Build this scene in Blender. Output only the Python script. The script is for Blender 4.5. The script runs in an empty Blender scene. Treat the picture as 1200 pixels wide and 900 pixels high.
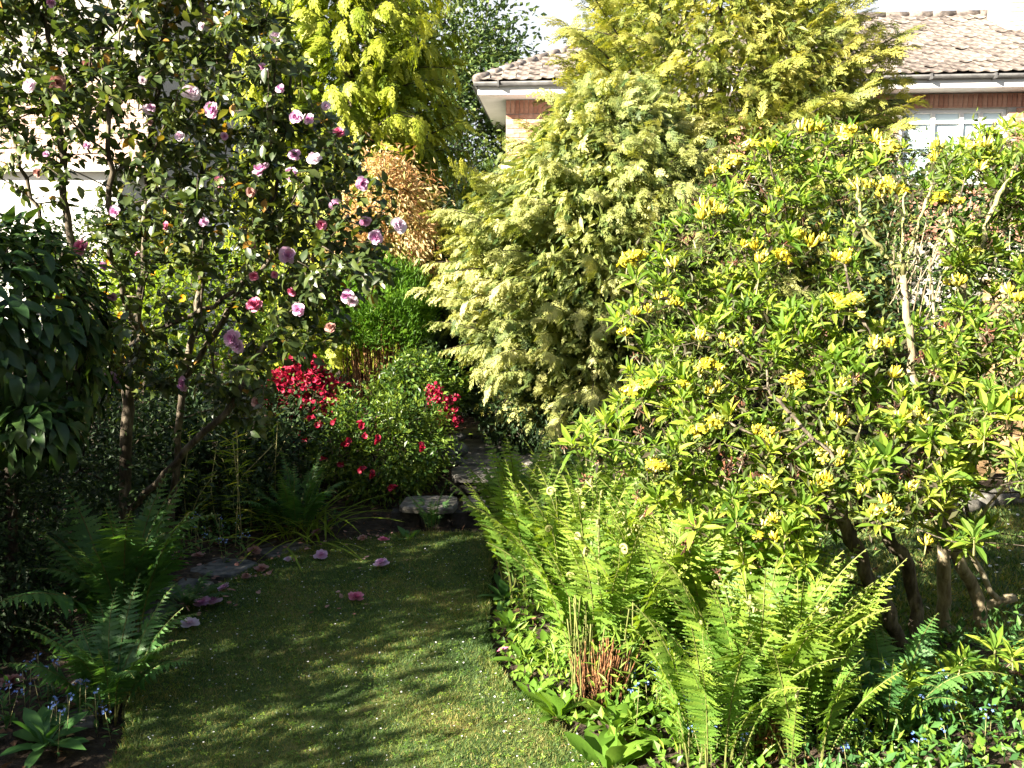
import bpy, math, random
import numpy as np
from mathutils import Matrix, Vector
R = math.radians
rng = np.random.default_rng(7)
random.seed(7)
scene = bpy.context.scene
COL = scene.collection

# ---------------------------------------------------------------- camera
CAM_Z = 1.6; PITCH = R(6.84)
cd = bpy.data.cameras.new('camera'); cam = bpy.data.objects.new('camera', cd); COL.objects.link(cam)
cd.sensor_width = 36; cd.lens = 30; cd.clip_start = 0.05; cd.clip_end = 2000
cam.location = (0, 0, CAM_Z); cam.rotation_euler = (R(90) - PITCH, 0, 0)
scene.camera = cam
# ---------------------------------------------------------------- sky, sun, exposure
SUN_EL, SUN_AZ = R(25), R(57)      # light travels towards +x (sin az) and +y (cos az)
LD = Vector((math.sin(SUN_AZ)*math.cos(SUN_EL), math.cos(SUN_AZ)*math.cos(SUN_EL), -math.sin(SUN_EL)))
w = bpy.data.worlds.new('World'); scene.world = w; w.use_nodes = True
wn = w.node_tree; bg = wn.nodes['Background']
sky = wn.nodes.new('ShaderNodeTexSky'); sky.sky_type = 'NISHITA'; sky.sun_disc = False
sky.sun_elevation = SUN_EL
sky.sun_rotation = math.atan2(-LD.x, -LD.y)
sky.air_density = 1.0; sky.dust_density = 3.0; sky.ozone_density = 1.0
# hazy sky: whitens evenly all round towards the horizon
tc_ = wn.nodes.new('ShaderNodeTexCoord'); sx_ = wn.nodes.new('ShaderNodeSeparateXYZ'); mr_ = wn.nodes.new('ShaderNodeMapRange'); mx_ = wn.nodes.new('ShaderNodeMix')
wn.links.new(tc_.outputs['Generated'], sx_.inputs[0]); wn.links.new(sx_.outputs[2], mr_.inputs[0]); mr_.interpolation_type = 'SMOOTHSTEP'
mr_.inputs[1].default_value = .25; mr_.inputs[2].default_value = .75; mr_.inputs[3].default_value = 1; mr_.inputs[4].default_value = 0
mx_.data_type = 'RGBA'; wn.links.new(mr_.outputs[0], mx_.inputs[0]); wn.links.new(sky.outputs[0], mx_.inputs[6]); mx_.inputs[7].default_value = (3.6, 3.8, 4.1, 1)
wn.links.new(mx_.outputs[2], bg.inputs[0]); bg.inputs[1].default_value = 0.05
sl = bpy.data.lights.new('sun', 'SUN'); sl.energy = 5.0; sl.angle = R(0.55); sl.color = (1, 0.90, 0.74)
so = bpy.data.objects.new('sun', sl); COL.objects.link(so)
so.rotation_euler = LD.to_track_quat('-Z', 'Y').to_euler(); so.location = (-20, -12, 15)
vs = scene.view_settings; vs.view_transform = 'Standard'; vs.look = 'None'; vs.exposure = 2.65; vs.gamma = 1
vs.use_curve_mapping = False
scene.cycles.max_bounces = 6; scene.cycles.diffuse_bounces = 3; scene.cycles.transmission_bounces = 4
scene.cycles.transparent_max_bounces = 4

def P(px, py, Y):
    """world point seen at a place of the photograph at distance Y (a measuring aid)"""
    cx = (px-600)/1000; cy = -(py-450)/1000
    d = np.array([cx, math.cos(PITCH)+cy*math.sin(PITCH), -math.sin(PITCH)+cy*math.cos(PITCH)])
    return np.array([0, 0, CAM_Z]) + d*(Y/d[1])
def PG(px, py, z=0.0):
    cx = (px-600)/1000; cy = -(py-450)/1000
    d = np.array([cx, math.cos(PITCH)+cy*math.sin(PITCH), -math.sin(PITCH)+cy*math.cos(PITCH)])
    t = (z-CAM_Z)/d[2]
    return np.array([0, 0, CAM_Z]) + d*t

# ---------------------------------------------------------------- numpy mesh kit
class T:      # a template / mesh accumulator
    def __init__(s): s.V = []; s.L = []; s.S = []; s.M = []; s.C = []; s.n = 0
    def add(s, V, faces, mi=0, tint=0.5):
        V = np.asarray(V, float).reshape(-1, 3)
        s.V.append(V)
        for f in faces:
            s.L.append(np.asarray(f)+s.n); s.S.append([len(f)]); s.M.append([mi])
        s.C.append(np.full(len(V), tint) if np.isscalar(tint) else np.asarray(tint)); s.n += len(V)
    def addraw(s, V, L, S, M, C):
        s.V.append(V); s.L.append(L+s.n); s.S.append(S); s.M.append(M); s.C.append(C); s.n += len(V)
    def fix(s):
        if not s.V:
            s.V=[np.zeros((0,3))]; s.L=[np.zeros(0,int)]; s.S=[np.zeros(0,int)]; s.M=[np.zeros(0,int)]; s.C=[np.zeros(0)]
        if len(s.V) > 1 or len(s.L) > 1:
            s.V = [np.concatenate(s.V)]; s.L = [np.concatenate(s.L).astype(int)]; s.S = [np.concatenate(s.S).astype(int)]
            s.M = [np.concatenate(s.M).astype(int)]; s.C = [np.concatenate(s.C)]
        return s.V[0], np.asarray(s.L[0]), np.asarray(s.S[0]), np.asarray(s.M[0]), s.C[0]
    def stamp(s, tm, A, O, tint=None, mi=None):
        """A (K,3,3) with columns = local axes, O (K,3)"""
        V, L, S, M, C = tm.fix()
        K = len(O)
        if K == 0: return
        W = np.einsum('kij,nj->kni', A, V) + O[:, None, :]
        n = len(V)
        LL = (L[None]+(np.arange(K)*n)[:, None]).ravel()
        CC = np.tile(C, (K, 1))
        if tint is not None: CC = np.clip(CC*0.5+np.asarray(tint)[:, None]*0.5, 0, 1) if np.ptp(C) > .01 else np.tile(np.asarray(tint)[:, None], (1, n))
        s.addraw(W.reshape(-1, 3), LL, np.tile(S, K), np.tile(M, K) if mi is None else np.full(len(S)*K, mi), CC.ravel())

def mesh(name, t, mats, smooth=True, origin=None):
    V, L, S, M, C = t.fix()
    if origin is not None: V = V-np.asarray(origin)
    me = bpy.data.meshes.new(name)
    me.vertices.add(len(V)); me.vertices.foreach_set('co', V.astype('f').ravel())
    me.loops.add(len(L)); me.loops.foreach_set('vertex_index', L.astype('i'))
    me.polygons.add(len(S)); me.polygons.foreach_set('loop_start', np.concatenate([[0], np.cumsum(S)[:-1]]).astype('i') if len(S) else np.zeros(0,'i'))
    me.polygons.foreach_set('loop_total', S.astype('i'))
    me.polygons.foreach_set('material_index', M.astype('i'))
    me.polygons.foreach_set('use_smooth', np.full(len(S), bool(smooth)))
    a = me.attributes.new('tint', 'FLOAT', 'POINT'); a.data.foreach_set('value', C.astype('f'))
    for m in (mats if isinstance(mats, (list, tuple)) else [mats]): me.materials.append(m)
    me.update(calc_edges=True); me.validate()
    return me

ROOT = {}
def thing(name, label, cat, loc, group=None):
    o = bpy.data.objects.new(name, None); COL.objects.link(o); o.location = tuple(float(v) for v in loc)
    o.empty_display_size = .1
    o['label'] = label; o['category'] = cat
    if group: o['group'] = group
    return o
def part(name, t, mats, parent, smooth=True, kind=None, label=None, loc=None):
    """mesh t in world coordinates -> child of an unrotated parent"""
    if parent is None: org = (0, 0, 0)
    else: org = wloc(parent)
    me = mesh(name, t, mats, smooth, origin=org)
    o = bpy.data.objects.new(name, me); COL.objects.link(o)
    if parent is not None: o.parent = parent
    if kind: o['kind'] = kind
    if label: o['label'] = label
    return o
def wloc(o):
    v = Vector((0, 0, 0))
    while o is not None: v += o.location; o = o.parent
    return tuple(v)
def inst(name, me, parent, A, O, kind=None, label=None):
    """share mesh me; A 3x3, O world position; parent unrotated"""
    o = bpy.data.objects.new(name, me); COL.objects.link(o)
    M = Matrix([[float(x) for x in r] for r in A]).to_4x4()
    base = Vector(wloc(parent)) if parent else Vector((0, 0, 0))
    M.translation = Vector([float(x) for x in O])-base
    if parent: o.parent = parent
    o.matrix_basis = M
    if kind: o['kind'] = kind
    if label: o['label'] = label
    return o
def structure(name, t, mats, smooth=True):
    o = part(name, t, mats, None, smooth); o['kind'] = 'structure'; return o

def nrm(v): v = np.asarray(v, float); return v/np.maximum(np.linalg.norm(v, axis=-1, keepdims=True), 1e-9)
def frames(Yd, Zu, scale=1.0):
    """columns X,Y,Z: Y along Yd, Z near Zu"""
    Yd = nrm(Yd); X = nrm(np.cross(Yd, Zu)); Z = np.cross(X, Yd)
    sc = np.asarray(scale, float)
    A = np.stack([X, Yd, Z], axis=-1)
    return A*(sc[:, None, None] if sc.ndim else sc)
def rdir(n): return nrm(rng.normal(size=(n, 3)))

def tube(t, pts, rad, k=5, mi=0, tint=.5, cap=True):
    pts = np.asarray(pts, float); n = len(pts)
    rad = np.full(n, rad) if np.isscalar(rad) else np.asarray(rad, float)
    d = np.gradient(pts, axis=0); d = nrm(d)
    ref = np.array([0.31, 0.2, 0.93]) if abs(d[0][2]) < .8 else np.array([1., .13, 0])
    X = nrm(np.cross(d, ref)); Z = np.cross(d, X)
    a = np.arange(k)*2*math.pi/k
    ring = X[:, None]*np.cos(a)[None, :, None]+Z[:, None]*np.sin(a)[None, :, None]
    V = (pts[:, None]+ring*rad[:, None, None]).reshape(-1, 3)
    i = np.arange(n-1)[:, None]*k; j = np.arange(k)[None]; j2 = (j+1) % k
    F = np.stack([i+j, i+j2, i+k+j2, i+k+j], -1).reshape(-1, 4)
    L = F.ravel(); S = np.full(len(F), 4)
    if cap:
        L = np.concatenate([L, np.arange(k)+(n-1)*k, np.arange(k)[::-1]]); S = np.concatenate([S, [k, k]])
    t.addraw(V, L, S, np.full(len(S), mi), np.full(len(V), tint))
def smoothline(pts, n=6, jit=0.0):
    """Catmull-Rom through pts"""
    p = np.asarray(pts, float); p = np.vstack([2*p[0]-p[1], p, 2*p[-1]-p[-2]])
    out = []
    for i in range(1, len(p)-2):
        for u in np.arange(n)/n:
            out.append(.5*((2*p[i])+(-p[i-1]+p[i+1])*u+(2*p[i-1]-5*p[i]+4*p[i+1]-p[i+2])*u*u+(-p[i-1]+3*p[i]-3*p[i+1]+p[i+2])*u**3))
    out.append(p[-2]); out = np.array(out)
    if jit: out[1:-1] += rng.normal(0, jit, out[1:-1].shape)
    return out
BOXF = [(0, 1, 3, 2), (4, 6, 7, 5), (0, 4, 5, 1), (2, 3, 7, 6), (0, 2, 6, 4), (1, 5, 7, 3)]
def box(t, lo, hi, frame=None, mi=0, tint=.5, jit=0):
    V = np.array([[x, y, z] for x in (lo[0], hi[0]) for y in (lo[1], hi[1]) for z in (lo[2], hi[2])], float)
    if jit: V += rng.normal(0, jit, V.shape)
    if frame is not None: V = frame(V)
    t.add(V, BOXF, mi, tint)

# ---------------------------------------------------------------- materials
def mat(name): m = bpy.data.materials.new(name); m.use_nodes = True; return m, m.node_tree, m.node_tree.nodes['Principled BSDF']
def nodes_mix(nt, fac, stops):
    r = nt.nodes.new('ShaderNodeValToRGB'); e = r.color_ramp.elements
    while len(e) < len(stops): e.new(.5)
    for i, (p, c) in enumerate(stops): e[i].position = p; e[i].color = (*c, 1)
    nt.links.new(fac, r.inputs[0]); return r.outputs[0]
def foliage(name, stops, trans=.35, rough=.45, noise=0.25, tcol=(1.25, 1.2, .45), spec=.4, bump=.3):
    m, nt, b = mat(name); N = nt.nodes; K = nt.links
    at = N.new('ShaderNodeAttribute'); at.attribute_name = 'tint'
    oi = N.new('ShaderNodeObjectInfo')
    geo = N.new('ShaderNodeNewGeometry')
    no = N.new('ShaderNodeTexNoise'); no.inputs['Scale'].default_value = 2.3; no.inputs['Detail'].default_value = 2
    K.new(geo.outputs['Position'], no.inputs['Vector'])
    def math_(op, a, b_):
        n = N.new('ShaderNodeMath'); n.operation = op
        for i, v in enumerate((a, b_)):
            if isinstance(v, (int, float)): n.inputs[i].default_value = v
            else: K.new(v, n.inputs[i])
        return n.outputs[0]
    f = math_('ADD', math_('MULTIPLY', at.outputs['Fac'], 1.0), math_('MULTIPLY', math_('SUBTRACT', oi.outputs['Random'], .5), .35))
    f = math_('ADD', f, math_('MULTIPLY', math_('SUBTRACT', no.outputs['Fac'], .5), noise*2))
    col = nodes_mix(nt, f, stops)
    K.new(col, b.inputs['Base Color']); b.inputs['Roughness'].default_value = rough
    b.inputs['Specular IOR Level'].default_value = spec
    if bump:
        n2 = N.new('ShaderNodeTexNoise'); n2.inputs['Scale'].default_value = 90; K.new(geo.outputs['Position'], n2.inputs['Vector'])
        bp = N.new('ShaderNodeBump'); bp.inputs['Strength'].default_value = bump; bp.inputs['Distance'].default_value = .002
        K.new(n2.outputs['Fac'], bp.inputs['Height']); K.new(bp.outputs[0], b.inputs['Normal'])
    if trans > 0:
        tr = N.new('ShaderNodeBsdfTranslucent'); mx = N.new('ShaderNodeMixShader'); mx.inputs[0].default_value = trans
        mu = N.new('ShaderNodeMix'); mu.data_type = 'RGBA'; mu.blend_type = 'MULTIPLY'; mu.inputs[0].default_value = 1
        K.new(col, mu.inputs[6]); mu.inputs[7].default_value = (*tcol, 1)
        K.new(mu.outputs[2], tr.inputs[0]); K.new(b.outputs[0], mx.inputs[1]); K.new(tr.outputs[0], mx.inputs[2])
        K.new(mx.outputs[0], N['Material Output'].inputs[0])
    return m
def rough_mat(name, stops, scale=20, rough=.9, bump=.5, dist=.01, detail=6, stretch=(1, 1, 1), spec=.3, usetint=0.0, lo=.35, hi=.65):
    m, nt, b = mat(name); N = nt.nodes; K = nt.links
    geo = N.new('ShaderNodeTexCoord'); mp = N.new('ShaderNodeMapping'); mp.inputs['Scale'].default_value = stretch
    K.new(geo.outputs['Object'], mp.inputs[0])
    no = N.new('ShaderNodeTexNoise'); no.inputs['Scale'].default_value = scale; no.inputs['Detail'].default_value = detail; no.inputs['Roughness'].default_value = .65
    K.new(mp.outputs[0], no.inputs['Vector'])
    mr = N.new('ShaderNodeMapRange'); mr.inputs[1].default_value = lo; mr.inputs[2].default_value = hi
    K.new(no.outputs['Fac'], mr.inputs[0]); fac = mr.outputs[0]
    if usetint:
        at = N.new('ShaderNodeAttribute'); at.attribute_name = 'tint'
        oi = N.new('ShaderNodeObjectInfo')
        a1 = N.new('ShaderNodeMath'); a1.operation = 'ADD'; K.new(at.outputs['Fac'], a1.inputs[0]); K.new(oi.outputs['Random'], a1.inputs[1])
        a2 = N.new('ShaderNodeMath'); a2.operation = 'MULTIPLY_ADD'; K.new(a1.outputs[0], a2.inputs[0]); a2.inputs[1].default_value = usetint; a2.inputs[2].default_value = -usetint
        a3 = N.new('ShaderNodeMath'); a3.operation = 'ADD'; K.new(a2.outputs[0], a3.inputs[0]); K.new(fac, a3.inputs[1]); fac = a3.outputs[0]
    K.new(nodes_mix(nt, fac, stops), b.inputs['Base Color'])
    b.inputs['Roughness'].default_value = rough; b.inputs['Specular IOR Level'].default_value = spec
    if bump:
        bp = N.new('ShaderNodeBump'); bp.inputs['Strength'].default_value = bump; bp.inputs['Distance'].default_value = dist
        n2 = N.new('ShaderNodeTexNoise'); n2.inputs['Scale'].default_value = scale*3; n2.inputs['Detail'].default_value = 5; K.new(mp.outputs[0], n2.inputs['Vector'])
        K.new(n2.outputs['Fac'], bp.inputs['Height']); K.new(bp.outputs[0], b.inputs['Normal'])
    return m

M = {}
M['soil'] = rough_mat('soil', [(0, (.018, .013, .009)), (.5, (.04, .028, .018)), (1, (.085, .062, .04))], 14, bump=1, dist=.03)
M['lawn'] = rough_mat('lawn_moss', [(0, (.022, .042, .012)), (.45, (.055, .085, .022)), (.75, (.12, .12, .035)), (1, (.15, .10, .045))], 3.2, bump=.8, dist=.01, detail=9, lo=.3, hi=.72)
M['stone'] = rough_mat('stone', [(0, (.04, .042, .042)), (.5, (.085, .085, .083)), (1, (.16, .155, .145))], 16, rough=.85, bump=.7, dist=.008, usetint=.25)
M['darkstone'] = rough_mat('dark_stone', [(0, (.015, .015, .013)), (1, (.055, .05, .042))], 16, bump=.7, dist=.008)
M['step'] = rough_mat('step_stone', [(0, (.05, .048, .042)), (.5, (.10, .095, .085)), (1, (.21, .195, .17))], 12, rough=.85, bump=.7, dist=.008, usetint=.2)
M['bark'] = rough_mat('bark', [(0, (.03, .024, .018)), (.5, (.075, .06, .042)), (1, (.19, .165, .12))], 22, bump=.9, dist=.01, stretch=(1, 1, .3))
M['palebark'] = rough_mat('pale_bark', [(0, (.12, .095, .06)), (.5, (.24, .20, .125)), (1, (.38, .34, .24))], 24, bump=.7, dist=.006, stretch=(1, 1, .3))
M['stem'] = rough_mat('young_stem', [(0, (.18, .17, .07)), (.5, (.27, .26, .11)), (1, (.36, .34, .17))], 30, rough=.6, bump=.3, dist=.003)
M['fernstem'] = rough_mat('fern_rachis', [(0, (.07, .075, .02)), (1, (.17, .19, .05))], 30, rough=.7, bump=.2, dist=.002)
M['darkbark'] = rough_mat('dark_bark', [(0, (.02, .016, .012)), (1, (.07, .055, .04))], 22, bump=.8, dist=.01)
M['deadstalk'] = rough_mat('dead_stalk', [(0, (.04, .018, .008)), (.5, (.15, .065, .025)), (1, (.36, .20, .09))], 60, bump=.3, dist=.003, usetint=.4)
M['brick'] = rough_mat('brick', [(0, (.27, .12, .08)), (.5, (.42, .22, .155)), (1, (.55, .34, .25))], 9, bump=.5, dist=.004, usetint=.5)
M['palebrick'] = rough_mat('pale_brick', [(0, (.36, .24, .18)), (.5, (.47, .34, .27)), (1, (.58, .45, .37))], 9, bump=.5, dist=.004, usetint=.5)
M['mortar'] = rough_mat('mortar', [(0, (.30, .28, .25)), (1, (.45, .43, .39))], 30, bump=.4, dist=.003)
M['tile'] = rough_mat('roof_tile', [(0, (.05, .043, .04)), (.4, (.12, .10, .09)), (.8, (.20, .17, .15)), (1, (.29, .27, .24))], 7, bump=.6, dist=.006, usetint=.5)
M['white'] = rough_mat('white_paint', [(0, (.70, .69, .66)), (1, (.82, .81, .79))], 3, rough=.5, bump=.05, dist=.001)
M['render'] = rough_mat('white_render', [(0, (.62, .60, .56)), (1, (.80, .78, .75))], 5, rough=.9, bump=.3, dist=.003)
M['gutter'] = rough_mat('grey_gutter', [(0, (.05, .05, .052)), (1, (.12, .12, .12))], 8, rough=.45, bump=.1, dist=.001)
M['fence'] = rough_mat('fence_wood', [(0, (.18, .115, .055)), (.5, (.30, .20, .10)), (1, (.42, .30, .17))], 6, bump=.5, dist=.004, stretch=(.3, 1, 4), usetint=.3)
def glassm():
    m, nt, b = mat('window_glass'); b.inputs['Base Color'].default_value = (.38, .50, .54, 1); b.inputs['Roughness'].default_value = .04  # pale base colour stands in for reflected sky and the curtain
    b.inputs['Metallic'].default_value = 0.0; b.inputs['Specular IOR Level'].default_value = 1.0; b.inputs['IOR'].default_value = 1.7
    return m
M['glass'] = glassm()
M['curtain'] = rough_mat('net_curtain', [(0, (.42, .55, .58)), (1, (.6, .72, .74))], 12, bump=.1, stretch=(6, 1, .4))
# foliage
F = {}
F['camellia'] = foliage('camellia_leaf', [(0, (.022, .042, .014)), (.45, (.050, .082, .025)), (.8, (.12, .15, .035)), (.95, (.22, .22, .04)), (1, (.34, .18, .03))], .36, .38, .2, spec=.5)
F['laurel'] = foliage('laurel_leaf', [(0, (.010, .030, .008)), (.6, (.026, .065, .015)), (1, (.09, .15, .03))], .22, .42, .35, spec=.35)
F['azleaf'] = foliage('azalea_leaf', [(0, (.05, .12, .015)), (.4, (.16, .27, .03)), (.75, (.32, .41, .05)), (1, (.48, .50, .09))], .5, .55, .4, tcol=(1.35, 1.3, .4), spec=.25)
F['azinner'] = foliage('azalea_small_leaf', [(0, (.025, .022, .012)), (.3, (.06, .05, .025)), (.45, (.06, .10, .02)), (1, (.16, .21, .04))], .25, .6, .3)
F['azbud'] = foliage('yellow_azalea_flower', [(0, (.50, .40, .02)), (.35, (.64, .56, .04)), (.65, (.72, .68, .12)), (1, (.82, .80, .50))], .35, .5, .1, tcol=(1.1, 1.05, .6))
F['seed'] = foliage('dry_seed_head', [(0, (.03, .016, .011)), (.6, (.075, .038, .024)), (1, (.19, .07, .035))], .05, .8, .2)
F['fern'] = foliage('fern_green', [(0, (.045, .11, .02)), (.45, (.12, .23, .032)), (1, (.30, .40, .055))], .42, .5, .25)
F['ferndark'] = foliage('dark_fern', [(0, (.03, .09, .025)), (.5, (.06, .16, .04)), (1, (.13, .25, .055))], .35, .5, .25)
F['crozier'] = foliage('fern_crozier', [(0, (.22, .25, .07)), (1, (.42, .40, .17))], .2, .7, .1)
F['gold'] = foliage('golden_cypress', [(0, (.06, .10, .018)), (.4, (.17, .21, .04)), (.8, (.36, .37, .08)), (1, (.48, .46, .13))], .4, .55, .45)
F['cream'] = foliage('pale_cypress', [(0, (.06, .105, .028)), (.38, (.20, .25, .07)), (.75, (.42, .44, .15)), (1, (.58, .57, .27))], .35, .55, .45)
F['goldleft'] = foliage('chartreuse_cypress', [(0, (.10, .17, .014)), (.5, (.24, .31, .022)), (1, (.43, .46, .06))], .45, .5, .35)
F['bgtree'] = foliage('far_tree_leaf', [(0, (.025, .055, .02)), (.5, (.065, .115, .035)), (1, (.15, .20, .05))], .35, .5, .4)
F['darkgreen'] = foliage('dark_green_leaf', [(0, (.012, .032, .010)), (.6, (.03, .065, .02)), (1, (.065, .11, .03))], .25, .5, .3)
F['deep'] = foliage('shade_darkened_leaf', [(0, (.009, .022, .008)), (.6, (.021, .046, .015)), (1, (.045, .08, .022))], .2, .55, .3, spec=.25)  # darker copy of the dark green leaf; deep shade put into its colour
F['box'] = foliage('bright_thuja', [(0, (.05, .13, .012)), (.5, (.11, .24, .02)), (1, (.20, .34, .035))], .4, .5, .3)
F['bronze'] = foliage('bronze_leaf', [(0, (.26, .12, .05)), (.35, (.47, .29, .14)), (.6, (.62, .52, .28)), (1, (.50, .54, .15))], .4, .5, .5, tcol=(1.1, 1, .7))
F['redfl'] = foliage('crimson_flower', [(0, (.10, .003, .014)), (.5, (.25, .006, .03)), (1, (.50, .02, .07))], .3, .5, .2, tcol=(1.1, .9, .9))
F['azgreen'] = foliage('evergreen_azalea_leaf', [(0, (.018, .05, .010)), (.5, (.05, .11, .016)), (1, (.18, .25, .03))], .35, .4, .35)
F['yelgreen'] = foliage('yellow_green_leaf', [(0, (.09, .16, .016)), (.5, (.20, .30, .025)), (1, (.42, .42, .05))], .45, .45, .3)
F['orange'] = foliage('orange_flower', [(0, (.60, .25, .01)), (1, (.78, .48, .02))], .3, .5, .1)
F['pink'] = foliage('pink_camellia', [(0, (.48, .15, .36)), (.5, (.65, .34, .58)), (1, (.78, .60, .77))], .3, .5, .1, tcol=(1.1, .9, .95))
F['deeppink'] = foliage('deep_pink_camellia', [(0, (.40, .05, .14)), (.5, (.58, .13, .26)), (1, (.72, .32, .45))], .3, .5, .1, tcol=(1.1, .9, .95))
F['palepink'] = foliage('pale_pink_camellia', [(0, (.58, .34, .50)), (.5, (.74, .60, .74)), (1, (.82, .77, .82))], .3, .5, .1, tcol=(1.1, .95, .95))
F['brownpink'] = foliage('withered_camellia', [(0, (.20, .08, .06)), (.5, (.34, .17, .14)), (1, (.46, .28, .25))], .2, .7, .2, tcol=(1.1, .9, .9))
F['blue'] = foliage('forget_me_not_blue', [(0, (.12, .22, .62)), (1, (.28, .42, .80))], .2, .5, .1, tcol=(1, 1, 1))
F['broad'] = foliage('broad_leaf', [(0, (.055, .13, .02)), (.5, (.12, .24, .028)), (1, (.24, .34, .05))], .4, .42, .25)
F['grass'] = foliage('lawn_grass', [(0, (.03, .07, .018)), (.42, (.075, .15, .035)), (.7, (.17, .23, .05)), (1, (.34, .29, .10))], .35, .6, .75, bump=0)
F['petal'] = foliage('white_petal', [(0, (.6, .6, .58)), (1, (.8, .8, .78))], .2, .6, 0, tcol=(1, 1, 1), bump=0)
F['litter'] = foliage('leaf_litter', [(0, (.07, .035, .018)), (.6, (.19, .10, .05)), (1, (.36, .24, .12))], .1, .8, .2, tcol=(1, .9, .7))

# ---------------------------------------------------------------- templates
def leaf_t(L=.06, W=.03, seg=3, fold=.25, droop=.25, prof=None, tint=.5, wav=0, petiole=0):
    """a leaf along +Y, normal +Z, folded along the midrib"""
    t = T(); V = []; s = np.linspace(0, 1, seg+1)
    prof = prof or (lambda u: math.sin(math.pi*min(1, u**.8))**.8 if 0 < u < 1 else 0.0)
    V = []
    for i, u in enumerate(s):
        wd = W*.5*prof(u); z = -droop*L*u*u; y = L*(u-.12*droop*u*u)+petiole
        ww = wav*W*math.sin(i*2.3)
        V += [(-wd, y, z+fold*wd+ww), (0, y, z), (wd, y, z+fold*wd-ww)]
    Fc = []
    for i in range(seg):
        a = i*3
        if i == 0: Fc += [(a+1, a+5, a+4), (a+1, a+4, a+3)]
        elif i == seg-1: Fc += [(a, a+1, a+4), (a+1, a+2, a+4)]
        else: Fc += [(a, a+1, a+4, a+3), (a+1, a+2, a+5, a+4)]
    t.add(V, Fc, 0, tint)
    return t
def transform(tm, A, O):
    t = T(); t.stamp(tm, np.asarray(A)[None], np.asarray(O, float)[None]); return t
def rosette_t(n=9, L=.075, W=.018, el0=15, el1=65, seed=0, stem=0.04):
    r = np.random.default_rng(seed); t = T()
    for i in range(n):
        a = i*2.39996+r.uniform(-.3, .3); e = R(el0+(el1-el0)*(i/(n-1))+r.uniform(-10, 10)); l = L*r.uniform(.75, 1.15)*(1-.25*i/n)
        lf = leaf_t(l, W*r.uniform(.85, 1.2)*l/L*1.05, 3, .5, r.uniform(.1, .35), prof=lambda u: math.sin(math.pi*u**.9)**.75 if 0 < u < 1 else 0., petiole=.006)
        d = np.array([math.cos(a)*math.cos(e), math.sin(a)*math.cos(e), math.sin(e)])
        t.stamp(lf, frames(d[None], np.array([[0, 0, 1.]])+.001), np.array([[0, 0, stem*.5*i/n]]), tint=[r.uniform(.15, .85)])
    if stem: tube(t, [(0, 0, -stem), (0, 0, stem*.6)], [.003, .002], 4, 1)
    return t
def petal_t(L, W, cup=.5, curl=0.):
    t = T(); V = []
    us = [0, .4, .8, 1.0]; ws = [.3, .85, 1.0, .55]
    for u, wv in zip(us, ws):
        for s in (-1, 0, 1):
            V.append((s*W*.5*wv, L*u, cup*L*(u*u)*.6+cup*abs(s)*W*.25-curl*L*max(0, u-.6)))
    Fc = [(i*3+j, i*3+j+1, i*3+j+4, i*3+j+3) for i in range(3) for j in range(2)]
    t.add(V, Fc, 0, .5); return t
def flower_t(seed=0, D=.085, flat=False):
    r = np.random.default_rng(seed); t = T()
    for ring, (n, l, e) in enumerate([(8, .5, 8), (7, .42, 28), (6, .30, 50), (5, .18, 70)]):
        for i in range(n):
            a = 2*math.pi*i/n+ring*.4+r.uniform(-.2, .2); el = R(e*(.35 if flat else 1)+r.uniform(-12, 12)); L = D*l*r.uniform(.85, 1.15)
            d = np.array([math.cos(a)*math.cos(el), math.sin(a)*math.cos(el), math.sin(el)])
            pt = petal_t(L, L*.95, r.uniform(.2, .7), r.uniform(0, .5))
            t.stamp(pt, frames(d[None], np.array([[.001, 0, 1.]])), np.array([[0, 0, ring*.004]]), tint=[np.clip(.95-.25*ring+r.uniform(-.15, .15), 0, 1)])
    return t
def budcluster_t(seed=0, n=9, open_=False):
    r = np.random.default_rng(seed); t = T()
    for i in range(n):
        a = i*2.39996+r.uniform(-.4, .4); e = R(25+60*i/(n-1)*.9+r.uniform(-8, 8))
        d = np.array([math.cos(a)*math.cos(e), math.sin(a)*math.cos(e), math.sin(e)])
        up = np.array([0, 0, 1.]); L = r.uniform(.030, .046)
        pts = [d*.006, d*.006+d*L*.45, d*.006+d*L*.75+up*L*.12, d*.006+d*L*.95+up*L*.35]
        ti = float(np.clip(r.uniform(.2, .9), 0, 1))
        if open_ and i % 3 != 0:
            tube(t, pts[:3], [.002, .0035, .006], 5, 0, ti)
            fr = frames((pts[2]-pts[1])[None], np.array([[.01, .02, 1.]]))[0]
            for k in range(5):
                b = k*2*math.pi/5
                pd = fr[:, 0]*math.cos(b)*.9+fr[:, 2]*math.sin(b)*.9+fr[:, 1]*.55
                t.stamp(petal_t(.024, .015, -.5, .4), frames(pd[None], (fr[:, 1])[None]), np.array([pts[2]]), tint=[ti])
        else:
            tube(t, pts, [.0018, .0042, .0062, .0016], 5, 0, ti)
    tube(t, [(0, 0, -.04), (0, 0, .008)], .003, 4, 1)
    return t
def seedhead_t(seed=0):
    r = np.random.default_rng(seed); t = T()
    for i in range(16):
        d = nrm(r.normal(size=3)+np.array([0, 0, .8])); L = r.uniform(.012, .03)
        tube(t, [d*.003, d*L*.6, d*L], [.001, .0022, .0028], 3, 0, r.uniform(0, 1))
    tube(t, [(0, 0, -.03), (0, 0, .004)], .0025, 4, 1)
    return t
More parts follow.
